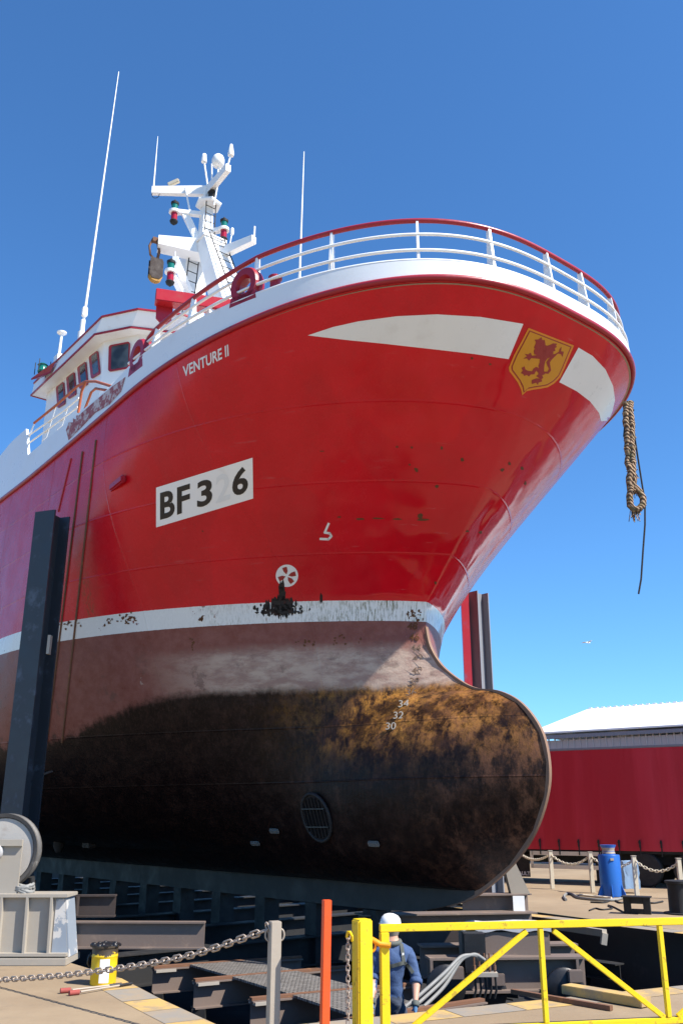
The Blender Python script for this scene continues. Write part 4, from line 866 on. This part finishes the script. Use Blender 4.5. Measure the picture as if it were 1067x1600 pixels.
for a, b, lab in (((113, 1551), (190, 1541), 'paint stained roller pole lying on the quay, the one nearer the drum'), ((126, 1554), (206, 1540), 'paint stained roller pole lying on the quay, its black grip past the drum')):
    A, B = G(*a) + Vector((0, 0, .03)), G(*b) + Vector((0, 0, .025)); o = thing('paint_roller', lab, 'paint roller', A, 0, 'roller poles by the paint drum'); d = B - A; n_ = Vector((-d.y, d.x, 0)).normalized()
    q = MB(); q.tube([(0, 0, 0), d * .75], .012, 8); q.build('pole', M['post_grey'], o, 60); q = MB(); q.tube([d * .75, d], .018, 8); q.build('grip', M['lettering'], o, 60)
    q = MB(); q.tube([n_ * -.0 - d.normalized() * .02, -d.normalized() * .14 + n_ * .03], .03, 10); q.build('roller_sleeve', paint('stained_roller', (.3, .06, .05), (.35, .3, .28), .6, 12, .9), o, 60)

# ================================================================== POSTS, CHAIN, GATE (foreground)
gp = Vector((-.64, 9.45, 0)); q = MB(); q.box((0, 0, .545), (.105, .105, 1.09), Matrix.Rotation(radians(22), 3, 'Z'), .006)
gpo = thing('chain_post', 'square grey steel post holding the chain, left of the orange post', 'post', gp); q.build('post_tube', M['post_grey'], gpo)
q = MB(); q.tube([(.06 + .03 * sin(a), -.0, .97 + .05 * cos(a)) for a in [pi * k / 8 for k in range(9)]], .009, 6).tube([(-.06 - .03 * sin(a), -.0, .97 + .05 * cos(a)) for a in [pi * k / 8 for k in range(9)]], .009, 6); q.build('chain_eye', M['post_grey'], gpo, 60)
op = WY(506.5, 1590, 9.2); opt = WY(510, 1406, 9.2)
q = MB(); q.bar((op.x, 9.2, 0), (opt.x + .004, 9.2, opt.z), .075, .075, (.35, -1, 0), .004); tag(q.build('marker_post', M['orange']), 'thin bright orange red marker post beside the thick yellow post', 'post')
yp = Vector((.2, 9.55, 0)); ypo = thing('gate_post', 'thick square yellow gate post with a chain hung down its side', 'post', yp)
q = MB(); q.box((0, 0, .55), (.155, .155, 1.1), Matrix.Rotation(radians(28), 3, 'Z'), .014); q.build('post_tube', M['yellow'], ypo)
def chain(pts, ln, r, wd, name, mat, parent=None):
    # true open links along a polyline
    q = MB(); P = [Vector(p) for p in pts]; L = [0]
    for a, b in zip(P, P[1:]): L.append(L[-1] + (b - a).length)
    def at(s):
        s = min(max(s, 0), L[-1])
        for i in range(len(P) - 1):
            if s <= L[i + 1]: return P[i].lerp(P[i + 1], (s - L[i]) / (L[i + 1] - L[i] + 1e-9))
        return P[-1]
    n = int(L[-1] / (ln * .74)); 
    for i in range(n):
        s = (i + .5) * L[-1] / n; c = at(s); d = (at(s + ln * .3) - at(s - ln * .3)).normalized(); u = Vector((0, 0, 1)) if abs(d.z) < .9 else Vector((1, 0, 0)); a = d.cross(u).normalized(); b = a.cross(d)
        ax_ = (a + b * .35).normalized() if i % 2 else (b - a * .35).normalized()
        q.tube([c + d * (ln / 2 - wd / 2) * (1 if cos(t) > 0 else -1) + d * cos(t) * wd / 2 + ax_ * sin(t) * wd / 2 for t in [2 * pi * (k + .5) / 12 for k in range(12)]], r, 6, True)
    return q.build(name, mat, parent, 70)
cA = gp + Vector((-.07, 0, .97)); cB = Vector((-4.9, 13.2, .05)); nrmc = Vector((cB.y - cA.y, -(cB.x - cA.x), 0))
cpx = [(420, 1452), (380, 1466), (340, 1480), (300, 1492), (260, 1501), (220, 1508), (180, 1514), (140, 1519), (100, 1524), (50, 1528), (0, 1531), (-60, 1532)]
tag(chain([cA] + [WP(*p, cA, nrmc) for p in cpx], .135, .0095, .058, 'barrier_chain', M['chain']), 'rusty link chain sagging from the grey post past the yellow drum', 'chain')
tag(chain([yp + Vector(p) for p in ((-.135, -.09, .98), (-.14, -.1, .8), (-.137, -.1, .4), (-.14, -.1, .02))], .06, .006, .036, 'hanging_chain', M['chain']), 'dark slack chain hanging straight down the yellow gate post', 'chain')
q = MB(); q.tube([(-.10, -.11, .92), (-.10, -.14, .96), (-.12, -.15, 1.0), (-.14, -.13, 1.0), (-.15, -.12, .95)], .014, 8); q.build('hook', M['yellow'], ypo, 60)
GA, GB = Vector((.42, 9.72, 0)), Vector((3.66, 10.36, 0)); gd = (GB - GA).normalized(); gn = Vector((gd.y, -gd.x, 0)); GL = 5.2
gate = thing('yellow_gate', 'bright yellow tubular steel gate with diagonal braces, in front of the worker', 'gate', GA, atan2(gd.y, gd.x))
def gs(u, v): p = WP(u, v, GA, gn) - GA; return Vector((p.dot(gd), 0, p.z))
zT = 1.0
q = MB(); q.bar((-.045, 0, zT), (GL, 0, zT), .06, .07, bev=.006); q.build('top_rail', M['yellow'], gate)
q = MB(); q.bar((0, 0, .08), (GL, 0, .08), .055, .055, bev=.006); q.build('bottom_rail', M['yellow'], gate)
q = MB(); q.bar((0, 0, .0), (0, 0, zT - .036), .085, .085, bev=.006); q.build('end_stile', M['yellow'], gate)
x1, x2 = gs(848, 1520).x, gs(1037, 1520).x
for x in (x1, x2, x2 + 1.6, GL): q = MB(); q.bar((x, 0, .109), (x, 0, zT - .036), .05, .05, bev=.005); q.build('stile', M['yellow'], gate)
for a, b in (((x1 - .15, zT - .06), (.25, .11)), ((x1 + .14, zT - .06), (x2 - .05, .11)), ((x2 + 1.45, zT - .06), (x2 + .1, .11))):
    q = MB(); q.bar((a[0], .0, a[1]), (b[0], 0, b[1]), .04, .05, bev=.004); q.build('brace', M['yellow'], gate)
q = MB(); q.tube([(-.2, .02, .86), (-.12, -.02, .90), (-.05, -.03, .86), (.05, -.06, .85)], .028, 8).tube([(-.14 + .05 * cos(t), -.02, .85 + .06 * sin(t)) for t in [2 * pi * k / 12 for k in range(12)]], .014, 6, True); q.build('latch', paint('orange_latch', (.75, .3, .01), (.5, .12, .01), .5, 20, .5), gate, 60)
# timber and angle bar lying on the right slab
A, B = G(885, 1553) + Vector((0, 0, .06)), G(1010, 1575) + Vector((0, 0, .06)); q = MB(); q.bar(A, B, .2, .1, bev=.006); tag(q.build('timber_baulk', M['edge_yellow']), 'worn yellow timber baulk lying on the slab behind the gate', 'timber')
A, B = G(800, 1553) + Vector((0, 0, .03)), G(955, 1580) + Vector((0, 0, .03)); q = MB(); q.bar(A, B, .06, .05); tag(q.build('angle_iron', M['rust']), 'thin rusty angle iron lying on the slab behind the gate', 'steel bar')

# ================================================================== THE WORKER
PY = 11.75
man = thing('person', 'worker seen from behind in navy overalls, white hard hat and harness', 'person', (0, 0, 0))
def pw(u, v, y=PY): return WY(u, v, y)
def skin_mesh(nodes, edges, name, mats, parent, sub=2, pick=None, root=0):
    me = bpy.data.meshes.new(name); me.from_pydata([n[0] for n in nodes], edges, []); o = bpy.data.objects.new(name, me); COL.objects.link(o)
    md = o.modifiers.new('skin', 'SKIN'); md.use_smooth_shade = True
    for i, n in enumerate(nodes): me.skin_vertices[0].data[i].radius = n[1]
    me.skin_vertices[0].data[root].use_root = True
    s_ = o.modifiers.new('sub', 'SUBSURF'); s_.levels = sub; s_.render_levels = sub
    bpy.context.view_layer.update()
    m2 = bpy.data.meshes.new_from_object(o.evaluated_get(bpy.context.evaluated_depsgraph_get())); bpy.data.objects.remove(o)
    m2.materials.clear()
    for m_ in mats: m2.materials.append(m_)
    o = bpy.data.objects.new(name, m2); COL.objects.link(o); o.parent = parent
    for p in m2.polygons:
        p.use_smooth = True
        if pick: p.material_index = pick(p.center)
    return o
K = (pw(600, 1400) - pw(700, 1400)).length / 100      # metres per pixel at his depth
hc = pw(612, 1452); nk = pw(612, 1470); sh0 = pw(616, 1482); ch = pw(618, 1505); wa = pw(612, 1545); pe = pw(610, 1568)
FT = -1.24
hipL, hipR = pe + Vector((-.1, 0, -.05)), pe + Vector((.1, 0, -.05))
sL, sR = pw(590, 1489, PY + .02), pw(638, 1489, PY - .02)
eL, eR = pw(583, 1522, PY - .02), pw(650, 1527, PY - .06)
wL, wR = pw(581, 1562, PY - .2), pw(649, 1566, PY - .22)
nodes = [(pe, (.165, .12)), (wa, (.165, .115)), (ch, (.19, .13)), (sh0, (.15, .11)), (nk, (.062, .062)), (hc + Vector((0, .02, -.03)), (.078, .09)), (hc + Vector((-.01, .03, .05)), (.082, .098)),
         (sL, (.08, .08)), (eL, (.062, .062)), (wL.lerp(eL, .5), (.045, .045)), (wL, (.033, .03)),
         (sR, (.08, .08)), (eR, (.064, .064)), (wR.lerp(eR, .5), (.046, .046)), (wR, (.034, .03)),
         (hipL, (.10, .105)), (hipL + Vector((-.02, .05, -.42)), (.072, .075)), (Vector((hipL.x - .03, hipL.y - .02, FT + .09)), (.05, .05)), (Vector((hipL.x - .05, hipL.y + .16, FT + .04)), (.045, .04)),
         (hipR, (.10, .105)), (hipR + Vector((.02, .05, -.42)), (.072, .075)), (Vector((hipR.x + .03, hipR.y - .02, FT + .09)), (.05, .05)), (Vector((hipR.x + .05, hipR.y + .16, FT + .04)), (.045, .04))]
edges = [(0, 1), (1, 2), (2, 3), (3, 4), (4, 5), (5, 6), (3, 7), (7, 8), (8, 9), (9, 10), (3, 11), (11, 12), (12, 13), (13, 14), (0, 15), (15, 16), (16, 17), (17, 18), (0, 19), (19, 20), (20, 21), (21, 22)]
def hand(nodes, edges, wrist_i, w_, dr_, flip):
    d = dr_.normalized(); s_ = Vector((0, 1, 0)); t = d.cross(s_).normalized() * flip
    pi_ = len(nodes); nodes.append((w_ + d * .07, (.04, .024))); edges.append((wrist_i, pi_))
    for k, (o_, l_) in enumerate(((.036, .066), (.013, .076), (-.011, .07), (-.034, .054))):
        b = w_ + d * .10 + s_ * o_; j = len(nodes)
        nodes.append((b, (.0105, .0105))); nodes.append((b + d * l_ * .5 + t * .008, (.0095, .0095))); nodes.append((b + d * l_ * .85 + t * .03, (.008, .008))); edges += [(pi_, j), (j, j + 1), (j + 1, j + 2)]
    j = len(nodes); nodes.append((w_ + d * .045 + s_ * .04 , (.013, .013))); nodes.append((w_ + d * .085 + s_ * .06 + t * .02, (.011, .011))); nodes.append((w_ + d * .11 + s_ * .062 + t * .035, (.009, .009))); edges += [(pi_, j), (j, j + 1), (j + 1, j + 2)]
hand(nodes, edges, 10, wL, wL - eL + Vector((0, 0, -.1)), 1); hand(nodes, edges, 14, wR, wR - eR + Vector((0, 0, -.1)), -1)
def pick(c):
    if c.z > nk.z - .015 and (c - hc).length < .26: return 1
    for e_, w_ in ((eL, wL), (eR, wR)):
        ax_ = (w_ - e_); s_ = (c - e_).dot(ax_) / ax_.length_squared
        if s_ > .12 and (c - e_ - ax_ * s_).length < .2 and abs(c.x - wa.x) > .2: return 1 if s_ < 1.0 else 3
    if c.z < wa.z - .07: return 2
    return 0
bo_ = skin_mesh(nodes, edges, 'body', [M['cloth'], M['skin'], M['cloth_dark'], M['glove']], man, 3, pick)
cl_ = {i for p in bo_.data.polygons if p.material_index in (0, 2) for i in p.vertices}
for i in cl_:
    v = bo_.data.vertices[i]; c = v.co; k_ = noise.noise(Vector((c.x * 9, c.y * 9, c.z * 16 + c.x * 8))) * .018 + noise.noise(c * 30) * .005; v.co = c + v.normal * k_
# face, ears, hair, hard hat, collar, harness, rolled cuffs
hd = hc + Vector((-.005, .025, .02)); look = Vector((-.55, .83, 0)).normalized(); sidev = Vector((look.y, -look.x, 0))
q = MB()
for s_ in (-1, 1):
    c = hd + sidev * .083 * s_ + Vector((0, 0, -.03)) - look * .01; q.tube([c + look * .018 * cos(t) + Vector((0, 0, .032 * sin(t))) + sidev * .01 * s_ for t in [2 * pi * k / 10 for k in range(10)]], .009, 6, True).tube([c + Vector((0, 0, -.02)), c + sidev * s_ * .008 + Vector((0, 0, .02))], .012, 6)
q.build('ears', M['skin'], man, 60)
q = MB(); c = hd + look * .1 + Vector((0, 0, -.045)); q.prism([c + sidev * .016, c - sidev * .016, c + Vector((0, 0, .05)) - look * .01], look * .012 + Vector((0, 0, -.002))); q.build('nose', M['skin'], man, 60)
q = MB()
for s_ in (-1, 1): q.lathe(hd + look * .088 + sidev * .032 * s_ + Vector((0, 0, .0)), [(.0, -.01), (.012, 0), (.006, .01)], look, 8)
q.build('eyes', M['lettering'], man, 60); q = MB(); q.bar(hd + look * .093 + sidev * .024 + Vector((0, 0, -.085)), hd + look * .093 - sidev * .024 + Vector((0, 0, -.085)), .008, .008); q.build('mouth', M['crestred'], man)
q = MB(); rws = []
for j in range(7):
    z = lerp(.03, -.085, j / 6); r = .094 - .02 * max(0, j - 3) / 3; rws.append([hd - look * .012 + Vector((0, 0, z)) + (sidev * sin(a) - look * cos(a)) * r * (1 + .03 * noise.noise(Vector((a * 6, j, 0)))) for a in [(-1.75 + 3.5 * k / 20) for k in range(21)]])
q.grid(rws); q.build('hair', M['hair'], man, 60)
q = MB(); q.lathe(hd + Vector((-.01, -.01, .035)), [(.125, -.012), (.132, -.008), (.128, .0), (.124, .035), (.112, .07), (.084, .1), (.045, .115), (.004, .12)], (.1, -.12, 1), 28)
q.prism([hd + Vector((0, 0, .03)) + look * .1 + sidev * .1, hd + Vector((0, 0, .03)) + look * .1 - sidev * .1, hd + Vector((0, 0, .025)) + look * .185 - sidev * .05, hd + Vector((0, 0, .025)) + look * .185 + sidev * .05], (0, 0, .008)); q.build('hard_hat', M['helmet'], man, 60)
q = MB(); cc = nk + Vector((0, 0, -.01)); q.tube([cc + Vector((.095 * cos(t), .085 * sin(t), .015 * sin(t))) for t in [2 * pi * k / 20 for k in range(20)]], .03, 8, True); q.build('collar', M['collar'], man, 60)
bvm = BVHTree.FromObject([o for o in man.children if o.name.startswith('body')][0], bpy.context.evaluated_depsgraph_get())
def onback(u, v, off=.012):
    d = ray(u, v).normalized(); h = bvm.ray_cast(CAMP, d); return (h[0] - d * off) if h[0] else pw(u, v, PY - .15)
def strap(px, wd=.04, nm='harness_strap'):
    pts = []
    for a, b in zip(px, px[1:]):
        for j in range(6): pts.append(onback(lerp(a[0], b[0], j / 6), lerp(a[1], b[1], j / 6)))
    pts.append(onback(*px[-1])); q = MB(); rws = []
    for i, p in enumerate(pts):
        d = (pts[min(i + 1, len(pts) - 1)] - pts[max(i - 1, 0)]).normalized(); s_ = d.cross(Vector((0, 1, .1))).normalized() * wd / 2; rws.append([p - s_, p - s_ + Vector((0, -.008, 0)), p + s_ + Vector((0, -.008, 0)), p + s_])
    q.grid(rws); q.build(nm, M['collar'], man, 40)
strap([(627, 1474), (629, 1490), (631, 1504)]); strap([(631, 1504), (618, 1508), (606, 1511)]); strap([(631, 1504), (640, 1512), (645, 1520)]); strap([(606, 1478), (603, 1492), (606, 1511)])
q = MB(); q.box(onback(629.5, 1491, .02), (.022, .006, .03)); q.build('harness_tag', M['white'], man)
for e_, w_ in ((eL, wL), (eR, wR)):
    d = (w_ - e_).normalized(); q = MB(); q.lathe(e_ + d * .02, [(.066, 0), (.076, .01), (.074, .05), (.064, .06)], d, 16); q.build('rolled_cuff', M['cloth'], man, 60)
    q = MB(); q.lathe(w_ + d * -.01, [(.04, 0), (.046, .008), (.044, .05), (.038, .06)], d, 14); q.build('glove_cuff', M['collar'], man, 60)

# ================================================================== RIGHT QUAY: trailer, building, bollard, fence
T0 = Vector((6.55, 30.9, 0)); T1 = Vector((14.0, 26.4, 0)); td = (T1 - T0).normalized(); tlen = 13.2; T0 = T0 - td * 3.6
trl = thing('curtain_trailer', 'long red curtain sided lorry trailer parked behind the blue bollard', 'trailer', T0, atan2(td.y, td.x))
LB, TB = 1.08, 4.18
q = MB(); n_ = 120; rows2 = []
for z in (LB - .05, LB + .25, LB + .9, LB + 1.8, TB - .1): rows2.append([Vector((tlen * k / n_, -.006 * (1 + sin(k * .9 + .4 * sin(k * .37)) * .5 + 1.2 * noise.noise(Vector((k * .35, z, 0)))) - (.035 if z < LB + .3 else 0) * .5, z)) for k in range(n_ + 1)])
q.grid(rows2); q.box((tlen / 2, 1.27, (LB + TB) / 2), (tlen - .02, 2.44, TB - LB - .05)); q.build('curtain', M['curtain'], trl, 60)
q = MB(); q.box((tlen / 2, 1.26, TB - .06), (tlen + .06, 2.56, .08), bev=.02); q.build('roof', M['fascia'], trl)
q = MB()
for s_ in (.6, 1.9): q.bar((.4, s_, LB - .28), (tlen - .2, s_, LB - .28), .12, .36)
q.box((tlen / 2, 1.25, LB - .08), (tlen, 2.4, .1)); q.build('chassis', M['steel_dark'], trl)
nb = 21
for k in range(nb):
    x = .3 + k * (tlen - .5) / (nb - 1); q = MB(); q.box((x, -.06, LB + .16), (.05, .03, .22)); q.box((x, -.05, LB - .05), (.035, .012, .3)).box((x, -.075, LB + .2), (.07, .02, .06)); q.build('curtain_buckle', M['steel_dark'], trl)
def twheel(x, y=.35):
    q = MB(); q.lathe((x, y - .3, .5), [(.30, -.02), (.46, -.02), (.5, .02), (.5, .26), (.46, .3), (.3, .3)], (0, 1, 0), 32); tw = q.build('wheel', M['black'], trl, 40)
    q = MB(); q.lathe((x, y - .29, .5), [(.29, .0), (.27, .06), (.14, .08), (.12, .0), (.05, -.02)], (0, 1, 0), 24); q.build('rim', paint('dusty_red_rim', (.2, .05, .05), (.2, .17, .15), .6, 5, .6), tw, 40)
wxs = [(WP(u, 1370, T0, Vector((td.y, -td.x, 0))) - T0).dot(td) for u in (1008, 1056)]
for x in (wxs[0], wxs[0] + 1.32, wxs[0] + 2.64): twheel(x); twheel(x, 2.5)
gx0, gx1 = [(WP(u, 1360, T0, Vector((td.y, -td.x, 0))) - T0).dot(td) for u in (832, 940)]
q = MB(); q.bar((gx0, -.02, .92), (gx1, -.02, .92), .03, .12).bar((gx0, -.02, .52), (gx1, -.02, .52), .03, .12); q.bar((gx0, -.02, .46), (gx0, -.02, .98), .03, .1)
q.build('side_guard', M['cream'], trl)
q = MB(); q.box((gx0 + 2.0, .5, .55), (.14, .14, .95)); q.box((gx0 + 2.0, .5, .07), (.3, .3, .05)); q.box((gx0 + 2.0, 2.0, .55), (.14, .14, .95)); q.build('landing_leg', M['steel_dark'], trl)
q = MB(); q.box((gx0 - .55, .3, .52), (.7, .02, .7)); mfl = q.build('mud_flap', M['black'], trl)
cu = bpy.data.curves.new('text', 'FONT'); cu.body = 'RENAULT'; cu.size = .16; cu.extrude = .003; cu.align_x = 'CENTER'; cu.offset = .004
o = bpy.data.objects.new('text', cu); COL.objects.link(o); bpy.context.view_layer.update(); me = bpy.data.meshes.new_from_object(o.evaluated_get(bpy.context.evaluated_depsgraph_get())); bpy.data.objects.remove(o)
o = bpy.data.objects.new('flap_lettering', me); COL.objects.link(o); me.materials.clear(); me.materials.append(M['lettering_white']); o.parent = mfl; o.location = (gx0 - .55, .28, .22); o.rotation_euler = (pi / 2, 0, 0)
q = MB(); q.box((-1.6, 1.25, 1.9), (2.2, 2.4, 3.0), bev=.15); q.box((-.4, 1.25, .75), (3.2, 1.0, .3)); q.build('tractor_cab', M['steel_dark'], trl)
for x in (-2.0, 1.1): twheel(x); twheel(x, 2.5)

bd = (WY(1067, 1137, 40) - WY(845, 1152, 44)); bd.z = 0; bd.normalize(); b0 = WY(845, 1151, 44); zb_ = b0.z
b0 = Vector((b0.x, b0.y, 0)) - bd * .6; bn = Vector((-bd.y, bd.x, 0))
wb = thing('warehouse', 'long low warehouse with white ribbed roof and grey eaves, behind the trailer', 'building', b0, atan2(bd.y, bd.x))
BL_ = 34; dpt = 14
q = MB(); q.box((BL_ / 2, dpt / 2 + .15, zb_ / 2 - .1), (BL_ - .3, dpt, zb_ - .2)); 
for k in range(110): q.box((.3 + k * .31, .13, zb_ - .5), (.05, .06, .9))
q.build('wall', M['cladding'], wb)
q = MB(); q.box((BL_ / 2, .02, zb_ - .05), (BL_ + .2, .16, .16)); q.build('gutter', M['fascia'], wb)
rh = 1.55
q = MB(); q.prism([(-.05, -.05, zb_ + .12), (BL_ + .05, -.05, zb_ + .12), (BL_ + .05, 4.2, zb_ + rh), (1.4, 4.2, zb_ + rh)], (0, 0, .08))
q.prism([(-.05, dpt, zb_ + .12), (BL_ + .05, dpt, zb_ + .12), (BL_ + .05, 4.3, zb_ + rh), (1.4, 4.3, zb_ + rh)], (0, 0, .08)); q.prism([(-.05, -.05, zb_ + .1), (1.4, 4.25, zb_ + rh - .02), (-.05, dpt, zb_ + .1)], (0, 0, .08))
for k in range(100): x = 1.5 + k * .33; q.box((x, 4.2, zb_ + rh + .1), (.16, .12, .06))
q.build('roof', M['roofwhite'], wb)

bp_ = G(956, 1401); bol = thing('blue_bollard', 'tall blue steel mooring bollard with flared neck, standing on the far quay', 'bollard', bp_)
hh = (WY(956, 1320, bp_.y).z); rb = .29
q = MB(); q.lathe((0, 0, 0), [(rb * .94, 0), (rb, .02), (rb, hh - .28), (rb * .95, hh - .25), (rb * .62, hh - .24), (rb * .55, hh - .12), (rb * .72, hh - .02), (rb * .74, hh)], n=32); q.build('barrel', M['blue'], bol, 40)
q = MB(); q.lathe((0, 0, hh - .22), [(rb * .63, 0), (rb * .57, .06), (rb * .57, .1), (rb * .66, .17)], n=32); q.build('neck_band', M['post_grey'], bol, 40)
for k in range(6): a = k * pi / 3 + .3; q = MB(); d = Vector((cos(a), sin(a), 0)); s_ = Vector((-sin(a), cos(a), 0)) * .012; q.prism([d * (rb - .01) - s_, d * (rb + .14) - s_, d * (rb - .01) - s_ + Vector((0, 0, .34))], s_ * 2); q.build('foot_gusset', M['blue'], bol)
q = MB(); q.box((0, -rb - .005, hh - .36), (.09, .02, .06)); q.build('name_plate', M['post_grey'], bol)
cp = G(982, 1396); q = MB(); q.b.free(); q.b = bmesh.new(); bmesh.ops.create_cube(q.b, size=1); bmesh.ops.subdivide_edges(q.b, edges=q.b.edges[:], cuts=6, use_grid_fill=True)
for v in q.b.verts:
    c = v.co.copy(); v.co = Vector((c.x * .42, c.y * .4, (c.z + .5) * .72 + .12)) + Vector((noise.noise(c * 6), noise.noise(c * 6 + Vector((9, 0, 0))), noise.noise(c * 5))) * .03
bmesh.ops.translate(q.b, verts=q.b.verts, vec=(cp.x + .1, cp.y + .1, 0)); tag(q.build('covered_box', M['paleblue'], None, 50), 'crate under pale blue sheeting right behind the blue bollard', 'box')
fpx = [(805, 1378, 1320), (863, 1389, 1330), (926, 1395, 1332), (995, 1400.5, 1338), (1066, 1405, 1342)]
FL = ['farthest pale fence post, close to the hull', 'pale fence post in front of the trailer guard, second from the hull', 'pale fence post just left of the blue bollard', 'pale fence post right of the covered crate', 'pale fence post at the right edge, in front of the trailer wheel']
fps = []
for (u, v, t), lab in zip(fpx, FL):
    p = G(u, v); z = WY(u, t, p.y).z; o = thing('fence_post', lab, 'post', p, 0, 'pale posts of the quay chain fence'); q = MB(); q.box((0, 0, z / 2), (.11, .11, z), bev=.01); q.build('post_tube', M['cream'], o); q = MB(); q.box((0, 0, z + .012), (.13, .13, .022)); q.build('post_cap', M['post_grey'], o); fps.append(p + Vector((0, 0, z - .08)))
CL = ['slack chain between the two fence posts closest to the hull', 'slack chain between the second and third fence posts from the hull', 'slack chain passing behind the blue bollard', 'slack chain at the right end of the quay fence']
for (a, b), lab in zip(zip(fps, fps[1:]), CL):
    pts = [a.lerp(b, k / 10) - Vector((0, 0, .26 * (1 - (2 * k / 10 - 1) ** 2))) for k in range(11)]; tag(chain(pts, .11, .013, .06, 'fence_chain', M['cream']), lab, 'chain', 'chains of the quay fence')
# cables on the far quay, black steel bracket and black bollard
def squiggle(P, z=.03, it=3):
    pts = [G(*p) + Vector((0, 0, z)) for p in P]; f = []
    for a, b in zip(pts, pts[1:]): f += [a.lerp(b, j / 6) for j in range(6)]
    f.append(pts[-1])
    for _ in range(it): f = [f[0]] + [(f[i - 1] + f[i] * 2 + f[i + 1]) / 4 for i in range(1, len(f) - 1)] + [f[-1]]
    return f
for P, r, mm, lab in (([(884, 1408), (880, 1403), (885, 1398), (894, 1399), (902, 1405), (930, 1408), (960, 1409), (975, 1404)], .035, 'hose', 'thick cable bent back in a loop on the far quay'),
                      ([(905, 1400), (935, 1403), (955, 1405)], .03, 'cream', 'straight pale pipe lying beside the looped cable'),
                      ([(922, 1411), (945, 1412), (958, 1406), (968, 1413), (985, 1409), (1020, 1413), (1035, 1410)], .022, 'steel_dark', 'dark cable snaking past the foot of the blue bollard'),
                      ([(920, 1424), (930, 1420), (940, 1423), (958, 1421), (948, 1415), (958, 1418), (975, 1427)], .018, 'steel_dark', 'thin dark cable tangled in front of the blue bollard')):
    q = MB(); q.tube(squiggle(P, r), r, 6); tag(q.build('cable', M[mm], None, 60), lab, 'cable', 'cables strewn on the far quay')
kb = G(996, 1428); br = thing('cable_bracket', 'black steel bracket with a square hole, on the far quay edge', 'bracket', kb, radians(-25)); hz_ = WY(996, 1402, kb.y).z
q = MB(); wq = .56
q.box((-wq / 2 + .07, 0, hz_ / 2), (.15, .12, hz_)).box((wq / 2 - .07, 0, hz_ / 2), (.15, .12, hz_)).box((0, 0, hz_ - .06), (wq - .301, .12, .14)).box((0, 0, .05), (wq - .301, .12, .1)); q.build('bracket_frame', M['black'], br)
q = MB(); q.box((0, 0, hz_ + .012), (wq + .06, .36, .024)); q.build('top_plate', M['steel_dark'], br)
kk = G(1066, 1428); o = thing('black_bollard', 'squat black mooring bollard cut off by the right edge', 'bollard', kk); hb = WY(1066, 1376, kk.y).z
q = MB(); q.lathe((0, 0, 0), [(.3, 0), (.28, .04), (.27, hb - .06), (.31, hb - .05), (.31, hb), (.2, hb + .01)], n=24); q.build('barrel', M['black'], o, 40); q = MB(); q.lathe((0, 0, 0), [(.4, .001), (.4, .03), (.3, .035)], n=24); q.build('base_flange', M['steel_dark'], o, 40)
# recess bracket on the far quay face
p = WY(905, 1452, 18.0); q = MB(); q.bar(WY(868, 1447, 19.4), WY(944, 1458, 17.9), .1, .12); q.bar(WY(944, 1458, 17.9), WY(942, 1476, 17.9), .1, .1); tag(q.build('fender_rail', M['steel_grey']), 'pale steel angle rail fixed along the far basin wall', 'rail')
# gull
gl = thing('gull', 'tiny white gull gliding in the sky right of the hull', 'bird', WY(918, 1004, 70), radians(30)); q = MB(); q.lathe((0, 0, 0), [(.005, -.22), (.05, -.1), (.07, .02), (.045, .14), (.03, .2), (.008, .25)], (1, 0, 0), 10)
for s_ in (-1, 1):
    q.prism([(.06, .03 * s_, .02), (-.06, .03 * s_, .02), (-.08, .3 * s_, .1), (-.14, .62 * s_, .03), (.0, .34 * s_, .11)], (0, 0, .012))
q.prism([(-.2, .02, 0), (-.2, -.02, 0), (-.32, -.06, 0), (-.32, .06, 0)], (0, 0, .01)); q.build('body', M['white'], gl, 50)
